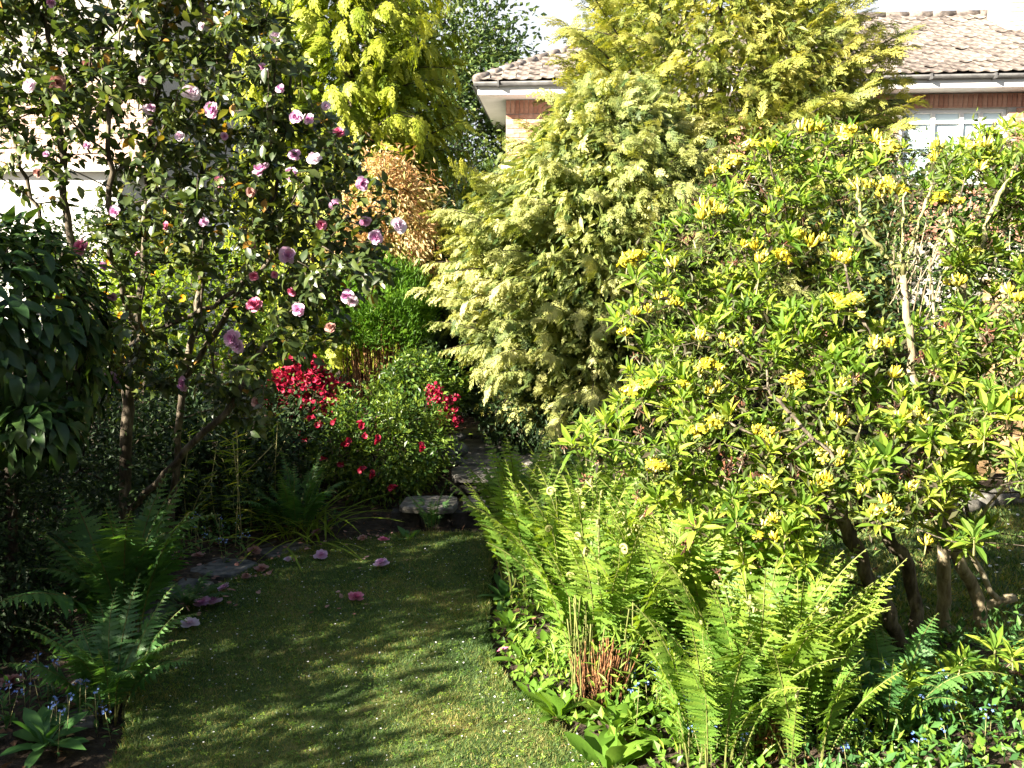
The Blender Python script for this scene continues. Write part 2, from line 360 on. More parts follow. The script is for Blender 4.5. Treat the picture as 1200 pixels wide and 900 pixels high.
def frond_t(seed, L=.75, arch=.6, W=.13, np_=26, fiddle=False, lean=.25, stipe=.2, lobes=6):
    """rachis rises from the origin and arches towards +Y"""
    r = np.random.default_rng(seed); t = T(); n = 22
    u = np.linspace(0, 1, n)
    ang = R(90)-lean-arch*u**1.7*1.6            # elevation of tangent
    if fiddle: ang = R(90)-lean-arch*.4*u
    sx = np.cumsum(np.cos(ang))*L/n; sz = np.cumsum(np.sin(ang))*L/n
    side = r.uniform(-.06, .06)*u**2*L
    pts = np.stack([side, sx-sx[0], sz-sz[0]], 1)
    rad = .0042*(1-u*.75)*L/.75+.0006
    tube(t, pts, rad, 4, 1, .5)
    tan = nrm(np.gradient(pts, axis=0)); X = np.array([1., 0, 0])
    for i in range(np_):
        v = stipe+(1-stipe)*(i+.5)/np_
        if fiddle and v > .93: break
        k = v*(n-1); a = int(k); f = k-a; b = min(a+1, n-1)
        p = pts[a]*(1-f)+pts[b]*f; tg = nrm(tan[a]*(1-f)+tan[b]*f)
        q = (v-stipe)/(1-stipe)
        pl = W*min(1, .35+q*2.2)*min(1, (1-q)*1.9+.06)*r.uniform(.9, 1.1)
        if fiddle: pl *= .75*(1-q)**.35
        nr = nrm(np.cross(X, tg))
        for s in (-1, 1):
            dr = nrm(s*X*.92+tg*(.22+.25*q+r.uniform(-.12, .12))+nr*r.uniform(-.22, .22)+np.array([0, 0, -.12]))
            m = max(3, int(lobes*min(1, pl/W+.2)))
            nrl = nrm(nr+X*s*r.uniform(-.5, .35)+r.normal(0, .2, 3))
            cr = nrm(np.cross(nrl, dr)); V = []; Fc = []
            wd = pl*.15+.0035
            sg = r.uniform(.15, .45); cv = r.uniform(-.1, .25)
            for j in range(m+1):
                x = j/m; c = p+dr*pl*x-nrl*pl*sg*x*x+tg*pl*cv*x*x
                w0 = wd*(1-x**2.2)*.52
                V += [c, c+cr*w0, c-cr*w0]
                if j < m:
                    x2 = x+.6/m; ww = wd*(1-x2**1.8)*1.08; c2 = p+dr*pl*(x2+.25/m)-nrl*pl*sg*x2*x2+tg*pl*cv*x2*x2
                    V += [c2+cr*ww, c2-cr*ww]
            for j in range(m):
                a0 = j*5; nx = a0+5
                Fc += [(a0, nx, nx+1, a0+3, a0+1), (a0, a0+2, a0+4, nx+2, nx)]
            t.add(V, Fc, 0, float(np.clip(.35+.45*q+r.uniform(-.15, .15), 0, 1)))
    if fiddle:
        c = pts[-1]; tg = tan[-1]; nr = nrm(np.cross(X, tg)); sp = []
        R0 = .022
        for k in range(20):
            th = k/19*2.6*math.pi; rr = R0*(1-k/22)
            sp.append(c+(-nr)*(-(math.cos(th)*rr-R0))+tg*math.sin(th)*rr)
        tube(t, sp, np.linspace(.0042, .007, 20)*1.1, 5, 2, .5)
    return t
def spray_t(seed, L=.24, nside=8, w=.012, sub=4, ang=48, droop=.35, fan=.5):
    r = np.random.default_rng(seed); t = T(); V = []; Fc = []
    def quad(p, d, l, wd, z0):
        c = np.array([-d[1], d[0]]); i = len(V)
        def P3(q):
            rr = math.hypot(q[0], q[1]); return (q[0], q[1], -droop*rr*rr/L+z0)
        a = p; b = p+d*l*.45+c*wd/2; e = p+d*l; f = p+d*l*.45-c*wd/2
        V.extend([P3(a), P3(b), P3(e), P3(f)]); Fc.append((i, i+1, i+2, i+3))
    quad(np.array([0., 0]), np.array([0, 1.]), L, w*.8, 0)
    for i in range(nside):
        for s in (-1, 1):
            v = (i+.4+.3*(s > 0))/nside
            ll = L*fan*(1-v*.85)*min(1, .5+v*2)*r.uniform(.75, 1.2)
            a = R(ang+r.uniform(-8, 8)); d = np.array([s*math.sin(a), math.cos(a)]); p = np.array([0, L*v*.92]); zz = r.uniform(-.01, .01)
            quad(p, d, ll, w*1.1, zz)
            for j in range(sub):
                for s2 in (-1, 1):
                    x = (j+.5)/sub; a2 = math.atan2(d[0], d[1])+s2*R(42)
                    d2 = np.array([math.sin(a2), math.cos(a2)]); quad(p+d*ll*x*.95, d2, ll*.42*(1-x*.6)*r.uniform(.7, 1.2), w, zz+r.uniform(-.006, .006))
    t.add(V, Fc, 0, .5); return t
def branch_t(seed, L=.6, nsp=14, spr=None, mi_stem=1, spread=65, hang=.25):
    """a conifer branch along +Y built of flat sprays"""
    r = np.random.default_rng(seed); t = T()
    u = np.linspace(0, 1, 6); pts = np.stack([np.zeros(6), u*L, -.12*L*u*u], 1)
    tube(t, pts, np.linspace(.010, .003, 6)*L/.6, 4, mi_stem, .5)
    for i in range(nsp):
        v = (i+.6)/nsp; s = 1 if i % 2 else -1
        a = R(spread)*(1-v*.8)*s+r.uniform(-.25, .25)
        if i == nsp-1: a = 0
        d = np.array([math.sin(a), math.cos(a), -hang+r.uniform(-.25, .35)])
        up = np.array([r.uniform(-.45, .45), r.uniform(-.45, .45), 1.])
        p = np.array([0, v*L, -.12*L*v*v])
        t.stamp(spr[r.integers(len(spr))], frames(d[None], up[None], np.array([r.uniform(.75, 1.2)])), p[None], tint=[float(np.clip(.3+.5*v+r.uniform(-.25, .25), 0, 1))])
    return t

# ---------------------------------------------------------------- branching skeletons
def colonize(roots, targets, bend=.12, pathw=.28, step=.12, jit=.012):
    """roots: list of polylines; each target is joined by a curved twig to the nearest point of the growing skeleton"""
    nodes = []; par = []; plen = []; chains = []
    for rt in roots:
        rt = np.asarray(rt); ids = []
        # attach start of later roots to nearest node when very close
        start = -1
        if nodes:
            d = np.linalg.norm(np.array(nodes)-rt[0], axis=1)
            if d.min() < .25: start = int(d.argmin())
        for i, p in enumerate(rt):
            nodes.append(p); par.append(start if i == 0 else len(nodes)-2)
            plen.append(0 if par[-1] < 0 else plen[par[-1]]+float(np.linalg.norm(p-nodes[par[-1]])))
            ids.append(len(nodes)-1)
        chains.append(([start] if start >= 0 else [])+ids)
    N = np.zeros((len(nodes)+len(targets)*14+10, 3)); PL = np.full(len(N), 1e9); n = len(nodes)
    N[:n] = nodes; PL[:n] = plen
    d0 = np.array([np.linalg.norm(N[:n]-t, axis=1).min() for t in targets]); tips = {}
    for ti in np.argsort(d0):
        t = targets[ti]
        d = np.linalg.norm(N[:n]-t, axis=1); c = d+pathw*PL[:n]+.25*np.maximum(0, N[:n, 2]-t[2])
        j = int(c.argmin()); D = d[j]; k = int(np.clip(round(D/step), 2, 12))
        a = N[j]; u = np.linspace(0, 1, k+1)[1:]
        off = np.array([0, 0, 1.])*bend*D+rng.normal(0, .06, 3)*D
        q = a+(t-a)*u[:, None]+off*(u*(1-u)*2)[:, None]
        if k > 2: q[:-1] += rng.normal(0, jit, (k-1, 3))
        ids = [j]
        for i, p in enumerate(q):
            if n >= len(N): break
            N[n] = p; par.append(ids[-1]); PL[n] = PL[ids[-1]]+float(np.linalg.norm(p-N[ids[-1]])); ids.append(n); n += 1
        chains.append(ids); tips[ti] = ids[-1]
    cnt = np.zeros(n)
    for i in tips.values(): cnt[i] += 1
    for i in range(n-1, -1, -1):
        cnt[i] = max(cnt[i], 1)
        if par[i] >= 0: cnt[par[i]] += cnt[i]
    dirs = np.zeros((len(targets), 3))
    for ti, i in tips.items(): dirs[ti] = N[i]-N[par[i]]
    return N[:n], par, cnt, chains, nrm(dirs)
def wood(chains, N, cnt, r0=.0022, ex=.42, rmax=.06, skip=0, k=5, mi=0):
    t = T()
    for ci, ch in enumerate(chains):
        if ci < skip: continue
        rad = np.minimum(rmax, r0*cnt[ch]**ex)
        if ci >= skip and len(ch) > 1: rad[0] = min(rad[0], rad[1]*1.2)
        tube(t, N[ch], rad, k if rad.max() > .006 else 4, mi, .5)
    return t
def inpoly(x, y, poly):
    c = np.zeros(len(x), bool); n = len(poly); j = n-1
    for i in range(n):
        xi, yi = poly[i]; xj, yj = poly[j]
        c ^= ((yi > y) != (yj > y)) & (x < (xj-xi)*(y-yi)/(yj-yi+1e-9)+xi); j = i
    return c

# leaf LODs
QUADLEAF = T(); QUADLEAF.add([(0, 0, 0), (.5, .45, .12), (0, 1, -.1), (-.5, .45, .12)], [(0, 1, 2), (0, 2, 3)], 0, .5)
def quadleaf(L, W):
    t = T(); t.add([(0, 0, 0), (W/2, L*.45, .12*W), (0, L, -.1*L), (-W/2, L*.45, .12*W)], [(0, 1, 2), (0, 2, 3)], 0, .5); return t

def blob_points(c, r, nclump, nper, spread, shell=.75, zmin=None, cut=None):
    """clumps of points near the surface of an ellipsoid; returns clump centres, points, outward normals"""
    c = np.asarray(c, float); r = np.asarray(r, float)
    d = rdir(nclump); rad = shell+(1-shell)*rng.random(nclump)**.5
    rad *= 1+.14*np.sin(d[:, 0]*5+c[0])*np.cos(d[:, 2]*4+c[1])+rng.normal(0, .08, nclump)
    cc = c+d*r*rad[:, None]
    if zmin is not None: cc = cc[cc[:, 2] > zmin]; d = nrm((cc-c)/r)
    if cut is not None: k = cut(cc); cc = cc[k]; d = d[k]
    pts = np.repeat(cc, nper, 0)+rng.normal(0, spread, (len(cc)*nper, 3))
    nn = nrm(np.repeat(nrm(d/r), nper, 0)+rng.normal(0, .45, (len(pts), 3)))
    return cc, pts, nn
def leafmesh(t, tm, pts, out, hang=.2, upw=.6, smin=.7, smax=1.25, clumptint=None, mi=None):
    n = len(pts)
    yd = nrm(out+rng.normal(0, .5, (n, 3))+np.array([0, 0, -hang]))
    zu = nrm(np.array([0, 0, 1.])*upw+out*.5+rng.normal(0, .35, (n, 3)))
    ti = np.clip(rng.normal(.5, .2, n), 0, 1) if clumptint is None else np.clip(clumptint+rng.normal(0, .15, n), 0, 1)
    t.stamp(tm, frames(yd, zu, rng.uniform(smin, smax, n)), pts, tint=ti, mi=mi)

def shrub(name, label, cat, base, c, r, leaf, fol, nclump=120, nper=22, spread=.07, shell=.7, stems=4, barkm=None, group=None, hang=.2, zmin=None, r0=.002, extra=None, fill=0, cut=None):
    root = thing(name, label, cat, base, group)
    cc, pts, nn = blob_points(c, r, nclump, nper, spread, shell, zmin, cut)
    t = T(); ct = np.repeat(rng.normal(.5, .16, len(cc)), nper)
    leafmesh(t, leaf, pts, nn, hang, clumptint=ct)
    if fill:
        _, p2, n2 = blob_points(c, np.asarray(r)*.72, fill, 8, spread, .3, zmin, cut)
        leafmesh(t, leaf, p2, n2, hang)
    part('foliage', t, fol, root, smooth=False, kind='stuff')
    roots = []
    for i in range(stems):
        a = rng.uniform(0, 6.28); e = np.asarray(c)+np.array([math.cos(a)*r[0]*.4, math.sin(a)*r[1]*.4, r[2]*.1])
        b = np.asarray(base)+np.array([math.cos(a), math.sin(a), 0])*.06
        roots.append(smoothline([b, b*.4+e*.6+rng.normal(0, .04, 3), e], 4))
    N, par, cnt, ch, _ = colonize(roots, cc[:min(len(cc), 160)])
    part('trunk' if stems == 1 else 'stems', wood(ch, N, cnt, r0), barkm or M['bark'], root, kind=None if stems == 1 else 'stuff')
    return root

# ================================================================ THE SETTING
LAWN_L = [(1.2, -1.15), (2.0, -1.22), (2.81, -1.35), (3.2, -1.50), (3.9, -1.64), (4.32, -1.56), (4.78, -1.40), (4.95, -1.27), (5.15, -1.08), (5.30, -.70)]
LAWN_R = [(1.2, .95), (2.0, .72), (2.6, .40), (2.81, .25), (2.96, .12), (3.2, 0), (3.48, -.087), (3.72, -.12), (4.32, -.12), (5.0, -.125), (5.30, -.16)]
def lerp(tab, y): return np.interp(y, [a for a, _ in tab], [b for _, b in tab])
def gz(x, y):
    """ground height outside the lawn"""
    x = np.asarray(x, float); y = np.asarray(y, float)
    dl = lerp(LAWN_L, y)-x; dr = x-lerp(LAWN_R, y)
    d = np.maximum(dl, dr); d = np.where((y > 5.3) | (y < 1.0), np.maximum(d, np.maximum(y-5.3, 1.0-y)), d)
    h = -.045+.05*np.clip(d/.25, 0, 1)
    h = h+.045*np.clip((d-.25)/.6, 0, 1)*(np.sin(x*2.1+1)*np.sin(y*1.7)*.5+.5)
    h = np.where((dr > 1.25) & (y > 3.55), np.minimum(h, -.02), h)        # back lawn at the right
    h = h+.62*np.clip((y-5.6)/8.0, 0, 1)+0*x
    return h
def build_ground():
    xs = np.concatenate([-np.geomspace(200, 5.2, 18), np.arange(-5, 6.01, .1), np.geomspace(6.3, 200, 18)])
    ys = np.concatenate([-np.geomspace(200, 1.2, 14), np.arange(-1, 8.01, .1), np.geomspace(8.3, 400, 24)])
    X, Y = np.meshgrid(xs, ys); Z = gz(X, Y)
    Z = Z+rng.normal(0, .006, Z.shape)*(np.abs(X) < 6)*(Y > .5)*(Y < 8)
    V = np.stack([X, Y, Z], -1).reshape(-1, 3); nx = len(xs); ny = len(ys)
    i = np.arange(ny-1)[:, None]*nx+np.arange(nx-1)[None]; Fq = np.stack([i, i+1, i+nx+1, i+nx], -1).reshape(-1, 4)
    t = T(); t.addraw(V, Fq.ravel(), np.full(len(Fq), 4), np.zeros(len(Fq), int), np.full(len(V), .5))
    structure('ground', t, M['soil'])
def sheet(rowsY, Lf, Rf, nx, zf, skirt=.05):
    V = []; idx = {}
    xsn = np.linspace(0, 1, nx)
    rows = []
    for y in rowsY:
        l, r = Lf(y), Rf(y); x = l+(r-l)*xsn; rows.append(np.stack([x, np.full(nx, y), zf(x, np.full(nx, y))], 1))
    V = np.concatenate(rows); ny = len(rowsY)
    i = np.arange(ny-1)[:, None]*nx+np.arange(nx-1)[None]; Fq = [tuple(f) for f in np.stack([i, i+1, i+nx+1, i+nx], -1).reshape(-1, 4)]
    ring = [j for j in range(nx)]+[k*nx+nx-1 for k in range(1, ny)]+[(ny-1)*nx+j for j in range(nx-2, -1, -1)]+[k*nx for k in range(ny-2, 0, -1)]
    B = V[ring].copy(); B[:, 2] -= skirt; o = len(V); V = np.concatenate([V, B]); n = len(ring)
    for a in range(n): b = (a+1) % n; Fq.append((ring[a], o+a, o+b, ring[b]))
    t = T(); t.add(V, Fq, 0, .5); return t
build_ground()
def lz(x, y): return .006*np.sin(x*5+y*3)+.004*np.sin(y*9-x*4)
t = sheet(np.arange(1.2, 5.301, .05), lambda y: lerp(LAWN_L, y)+.02*math.sin(y*14)+.008*math.sin(y*47), lambda y: lerp(LAWN_R, y)+.015*math.sin(y*17)+.01*math.sin(y*39), 44, lz, .06)
structure('lawn', t, M['lawn'])
t = sheet(np.arange(3.7, 6.3, .08), lambda y: 1.35+.15*math.sin(y*2), lambda y: 6.5, 50, lambda x, y: .004+lz(x, y)+.07*np.clip((y-5.6), 0, 1), .05)
structure('back_lawn', t, M['lawn'])

# grass blades on the two lawns
def blades(n, x0, x1, y0, y1, ok, zf, h=.016, wd=.0022, seed=1):
    r = np.random.default_rng(seed); x = r.uniform(x0, x1, n); y = y0+(y1-y0)*r.random(n)**1.25
    k = ok(x, y); x = x[k]; y = y[k]; n = len(x)
    a = r.uniform(0, 6.283, n); hh = h*r.uniform(.5, 1.3, n)*(1+.28*np.sin(x*23+2*np.sin(y*9))*np.sin(y*19+x*6))*np.where(r.random(n) < .012, 1.7, 1); l = r.normal(0, .6, (n, 2))*hh[:, None]
    z = zf(x, y)-.001
    ww = wd*(.6+y/4)
    V = np.zeros((n, 3, 3)); V[:, 0] = np.stack([x-np.cos(a)*ww, y-np.sin(a)*ww, z], 1); V[:, 1] = np.stack([x+np.cos(a)*ww, y+np.sin(a)*ww, z], 1)
    V[:, 2] = np.stack([x+l[:, 0], y+l[:, 1], z+hh], 1)
    t = T(); t.addraw(V.reshape(-1, 3), np.arange(n*3), np.full(n, 3), np.zeros(n, int), np.repeat(np.clip(r.normal(.45, .25, n), 0, 1), 3)); return t
def on_lawn(x, y): return (x > lerp(LAWN_L, y)-.01) & (x < lerp(LAWN_R, y)+.012)
g = part('lawn_grass', blades(210000, -1.7, .8, 2.3, 5.32, on_lawn, lz, .013, .0012), F['grass'], None, kind='stuff')
g = part('back_lawn_grass', blades(30000, 1.4, 4.5, 3.7, 6.3, lambda x, y: x > 0, lambda x, y: lz(x, y)+.005+.07*np.clip(y-5.6, 0, 1), .03, .003, 5), F['grass'], None, kind='stuff')
def edge(x, y): return on_lawn(x, y) & ((x-lerp(LAWN_L, y) < .05) | (lerp(LAWN_R, y)-x < .035) | (y > 5.26))
part('edge_grass', blades(170000, -1.7, .8, 2.3, 5.32, edge, lz, .022, .0014, 9), F['grass'], None, kind='stuff')
# clover and daisy leaves in the turf
r_ = np.random.default_rng(11); n = 9000
x = r_.uniform(-1.7, .8, n); y = r_.uniform(2.4, 5.3, n); k = on_lawn(x, y); x = x[k]; y = y[k]; n = len(x)
t = T(); cl = T(); V = []
for a in range(3):
    an = a*2.094; cl.add([(0, 0, 0), (.006*math.cos(an-.5), .006*math.sin(an-.5), .001), (.009*math.cos(an), .009*math.sin(an), 0), (.006*math.cos(an+.5), .006*math.sin(an+.5), .001)], [(0, 1, 2, 3)], 0, .5)
t.stamp(cl, frames(nrm(np.stack([r_.normal(size=n), r_.normal(size=n), r_.normal(0, .25, n)], 1)), np.array([0, 0, 1.])+r_.normal(0, .3, (n, 3)), r_.uniform(.6, 1.3, n)), np.stack([x, y, lz(x, y)+r_.uniform(.006, .016, n)], 1), tint=r_.uniform(0, 1, n))
part('clover_leaves', t, F['fern'], None, smooth=False, kind='stuff')
# fallen petals scattered over both lawns
pt = T(); pt.add([(0, 0, 0), (.0045, .004, .001), (.003, .010, .002), (-.003, .010, .001), (-.0045, .004, .0)], [(0, 1, 2, 3, 4)], 0, .5)
n = 950; x = r_.uniform(-1.7, .6, n); y = r_.uniform(2.6, 5.3, n); k = on_lawn(x, y); x = x[k]; y = y[k]; n = len(x)
x2 = r_.uniform(1.45, 4, 220); y2 = r_.uniform(3.8, 5.8, 220)
X = np.concatenate([x, x2]); Y = np.concatenate([y, y2]); n = len(X)
t = T(); t.stamp(pt, frames(np.stack([r_.normal(size=n), r_.normal(size=n), r_.normal(0, .15, n)], 1), np.array([[0, 0, 1.]])+r_.normal(0, .2, (n, 3)), np.concatenate([r_.uniform(.35, .9, len(x)), r_.uniform(1.2, 2.6, 220)])), np.stack([X, Y, lz(X, Y)+.013+.012*(X > 1.3)], 1), tint=r_.uniform(0, 1, n))
part('fallen_petals', t, F['petal'], None, smooth=False, kind='stuff')
# leaf litter on the beds
n = 5200; x = r_.uniform(-3.6, 3.0, n); y = r_.uniform(2.2, 8, n); k = ~((x > lerp(LAWN_L, y)+.05) & (x < lerp(LAWN_R, y)-.03) & (y < 5.3)); x = x[k]; y = y[k]; n = len(x)
t = T(); t.stamp(quadleaf(.035, .018), frames(np.stack([r_.normal(size=n), r_.normal(size=n), r_.normal(0, .25, n)], 1), np.array([[0, 0, 1.]])+r_.normal(0, .35, (n, 3)), r_.uniform(.5, 1.6, n)), np.stack([x, y, gz(x, y)+.012], 1), tint=r_.uniform(0, 1, n))
part('leaf_litter', t, F['litter'], None, smooth=False, kind='stuff')

# stone path along the left of the lawn and steps up to the back
def slab(t, cx, cy, z, lx, ly, rot, th=.05, seed=0, n=9):
    r = np.random.default_rng(seed); V = []
    for i in range(n):
        a = 2*math.pi*i/n; sx = np.sign(math.cos(a))*abs(math.cos(a))**.45*lx/2*r.uniform(.93, 1.04); sy = np.sign(math.sin(a))*abs(math.sin(a))**.45*ly/2*r.uniform(.93, 1.04)
        V.append((cx+sx*math.cos(rot)-sy*math.sin(rot), cy+sx*math.sin(rot)+sy*math.cos(rot)))
    top = [(a, b, z+r.normal(0, .002)) for a, b in V]; c = np.mean(V, 0)
    inn = [(c[0]+(a-c[0])*.96, c[1]+(b-c[1])*.96, z+.008) for a, b in V]; bot = [(a, b, z-th) for a, b in V]
    Fc = [tuple(range(n))]; Fc += [(i, n+i, n+(i+1) % n, (i+1) % n) for i in range(n)]; Fc += [(n+i, 2*n+i, 2*n+(i+1) % n, n+(i+1) % n) for i in range(n)]
    t.add(inn+top+bot, Fc, 0, r.uniform(0, 1))
pth = thing('path', '', '', (-1.9, 3.5, 0)); del pth['label']; del pth['category']; pth['kind'] = 'structure'
for i, y in enumerate(np.arange(3.02, 5.25, .33)):
    xl = float(lerp(LAWN_L, y+.1)); t = T(); slope = float(lerp(LAWN_L, y+.2)-lerp(LAWN_L, y-.2))/.4
    slab(t, xl-.24+.02*math.sin(i*3), y, -.004, .33, .29, -math.atan(slope)*.8, .06, i)
    part('stone', t, M['stone'], pth, smooth=False)
st = thing('garden_steps', 'two low curved stone steps leading up from the far end of the lawn', 'steps', (-.5, 5.6, .0))
for i, (cx, cy, z, lx, ly, rot) in enumerate([(-.55, 5.58, .13, .40, .34, -.08), (-.17, 5.60, .132, .32, .34, .06)]):
    t = T(); slab(t, cx, cy, z, lx, ly, rot, .03, 30+i); part('stone_slab', t, M['step'], st, smooth=False)
for i, (cx, cy, z, lx, ly, rot) in enumerate([(-.27, 6.08, .225, .36, .38, .05), (.10, 6.10, .22, .34, .42, -.05), (-.27, 6.50, .235, .36, .40, .02), (.10, 6.52, .23, .34, .40, 0), (-.25, 6.92, .27, .44, .40, .1), (-.2, 7.32, .30, .5, .38, -.1)]):
    t = T(); slab(t, cx, cy, z, lx, ly, rot, .035, 40+i); part('stone_slab', t, M['step'], st, smooth=False)
for a, b, z0, z1, yy in ((-.8, 0, -.03, .082, 5.44), (-.45, .3, .10, .168, 5.93)):
    for i in range(int((b-a)/.2)):
        t = T(); x0 = a+i*.2; box(t, (x0+.004, yy+.03+rng.uniform(-.01, .01), z0), (x0+.194, yy+.12, z1+.01), None, 0, rng.random(), .004); part('riser_stone', t, M['darkstone'], st, smooth=False)
# rounded rocks beside the second step
rk = thing('stacked_rocks', 'small stack of mossy grey rocks beside the top step under the azalea', 'rocks', tuple(P(530, 530, 6.7)))
def rock(t, c, r, seed, tint=.5):
    q = np.random.default_rng(seed); import bmesh
    bm = bmesh.new(); bmesh.ops.create_icosphere(bm, subdivisions=2, radius=1)
    V = np.array([v.co[:] for v in bm.verts]); Fc = [tuple(v.index for v in f.verts) for f in bm.faces]; bm.free()
    V = V*(1+.14*np.sin(V[:, :1]*3+seed)+.1*np.cos(V[:, 1:2]*4+seed*2))+q.normal(0, .02, V.shape)
    t.add(V*np.asarray(r)+np.asarray(c), Fc, 0, tint)
for i, (px, py, Y, s) in enumerate([(536, 527, 6.5, .07), (529, 516, 6.7, .06), (540, 512, 6.8, .05), (522, 533, 6.4, .07), (534, 540, 6.35, .06)]):
    t = T(); rock(t, P(px, py, Y), (s*1.2, s, s*.7), i); part('rock', t, M['stone'], rk)
# pale stones edging the back lawn, at the right
for i, (px, py, w_) in enumerate([(1110, 596, 'leftmost, nearest the azalea stems'), (1130, 594, 'second from the left'), (1148, 590, 'third from the left'), (1166, 588, 'fourth from the left'), (1184, 585, 'at the right edge of view')]):
    c = PG(px, py, .05); t = T(); rock(t, (c[0], c[1], .07), (.10, .08, .075), 60+i, rng.random())
    o = part('edging_stone', t, M['step'], None); o['label'] = 'pale rounded edging stone before the tan fence, '+w_; o['category'] = 'stone'; o['group'] = 'pale stones edging the back lawn'

# ---------------------------------------------------------------- the brick house
HC = P(593, 150, 14.5); HX, HY = float(HC[0]), float(HC[1]); HA = -.07; HG = .45
hca, hsa = math.cos(HA), math.sin(HA)
def HF(V):
    V = np.asarray(V, float).reshape(-1, 3); o = np.empty_like(V)
    o[:, 0] = HX+V[:, 0]*hca-V[:, 1]*hsa; o[:, 1] = HY+V[:, 0]*hsa+V[:, 1]*hca; o[:, 2] = V[:, 2]; return o
house = thing('brick_house', 'red brick house with brown tiled hipped roof and white fascia behind the trees', 'house', (HX+5, HY+3, HG))
EZ = float(P(600, 117, 14.5)[2]); OV = .42; W_, D_ = 13.0, 5.4
WX0 = (1053-577)/1000*14.0; WX0 = 6.36; WX1 = WX0+1.62; WZ1 = EZ-.235; WZ0 = WZ1-1.15
t = T()
for lo, hi in (((0, 0, HG), (WX0, .25, WZ1)), ((WX1, 0, HG), (W_, .25, WZ1)), ((WX0, 0, HG), (WX1, .25, WZ0)), ((0, 0, WZ1), (W_, .25, EZ)), ((0, .25, HG), (.25, D_, EZ)), ((W_-.25, .25, HG), (W_, D_, EZ)), ((.25, D_-.25, HG), (W_-.25, D_, EZ))):
    box(t, lo, hi, HF, 0)
wall = part('wall', t, M['mortar'], house, smooth=False)
def brickbox(lo, hi):
    t = T(); box(t, lo, hi, None, 0, .5, .0015); return t
bm_str = mesh('brick', brickbox((.005, -.012, .005), (.220, .03, .070)), M['brick'], False)
bm_sol = mesh('brick', brickbox((.005, -.014, .006), (.070, .03, .218)), M['brick'], False)
bm_pale = mesh('brick', brickbox((.005, -.012, .005), (.220, .03, .070)), M['palebrick'], False)
RH = np.array([[hca, -hsa, 0], [hsa, hca, 0], [0, 0, 1]])
nb = 0; stuffb = T(); bt = T(); box(bt, (.005, -.012, .005), (.220, .03, .070), None, 0, .5); st_ = T(); box(st_, (.005, -.014, .006), (.070, .03, .218), None, 0, .5)
pos_s = []; 
for i in range(int(W_/.075)):
    x = i*.075; p = HF([(x, 0, WZ1+.004)])[0]
    if (5.9 < x < 8.7 or x < .7) and nb < 300: inst('brick', bm_sol, wall, RH, p); nb += 1
    elif x > 8.7 or x < 2: pos_s.append(p)
stuffb.stamp(st_, np.repeat(RH[None], len(pos_s), 0), np.array(pos_s), tint=rng.random(len(pos_s)))
pos = []
for row in range(int((WZ1-HG)/.075)):
    z = WZ1-.075*(row+1); 
    for i in range(-1, int(W_/.225)+1):
        x = i*.225+(.1125 if row % 2 else 0)
        if x < 0 or x+.22 > W_ or (x+.225 > WX0 and x < WX1 and z+.07 > WZ0): continue
        p = HF([(x, 0, z)])[0]
        if z > 3.0 and (x < 1.15 or 8.1 < x < 8.7) and nb < 300: inst('brick', bm_str, wall, RH, p); nb += 1
        elif z > 2.2: pos.append(p)
stuffb.stamp(bt, np.repeat(RH[None], len(pos), 0), np.array(pos), tint=rng.random(len(pos)))
o = part('brickwork', stuffb, M['brick'], wall, smooth=False, kind='stuff')
# window: white frame, mullions, panes
t = T(); f = .06; fy0, fy1 = .05, .13
cols = [WX0+f, WX0+.50, WX0+.94, WX0+1.24, WX1-f]; TZ = WZ1-.20
box(t, (WX0+.002, fy0, WZ1-f), (WX1-.002, fy1, WZ1-.002), HF); box(t, (WX0+.002, fy0, WZ0+.002), (WX1-.002, fy1, WZ0+f), HF)
box(t, (WX0+.002, fy0, WZ0+f), (WX0+f, fy1, WZ1-f), HF); box(t, (WX1-f, fy0, WZ0+f), (WX1-.002, fy1, WZ1-f), HF)
for c in cols[1:-1]: box(t, (c-.028, fy0+.003, WZ0+f), (c+.028, fy1-.003, WZ1-f), HF)
for a, b in zip(cols[:-1], cols[1:]): box(t, (a+(.028 if a != cols[0] else 0), fy0+.006, TZ-.025), (b-(.028 if b != cols[-1] else 0), fy1-.006, TZ+.025), HF)
win = part('window', t, M['white'], house, smooth=False)
for a, b in zip(cols[:-1], cols[1:]):
    for z0, z1 in ((WZ0+f, TZ-.025), (TZ+.025, WZ1-f)):
        t = T(); box(t, (a+.01, .10, z0), (b-.01, .106, z1), HF); part('pane', t, M['glass'], win, smooth=False)
t = T(); box(t, (WX0-.04, -.06, WZ0-.05), (WX1+.04, .05, WZ0-.002), HF); part('sill', t, M['white'], win, smooth=False)
t = T(); n = 30
for i in range(n):
    x0 = WX0+.1+i*(.9/n); t.add(HF([(x0, .22+.02*(i % 2), WZ0), (x0+.9/n, .22+.02*((i+1) % 2), WZ0), (x0+.9/n, .22+.02*((i+1) % 2), WZ1-.05), (x0, .22+.02*(i % 2), WZ1-.05)]), [(0, 1, 2, 3)])
part('curtain', t, M['curtain'], win)
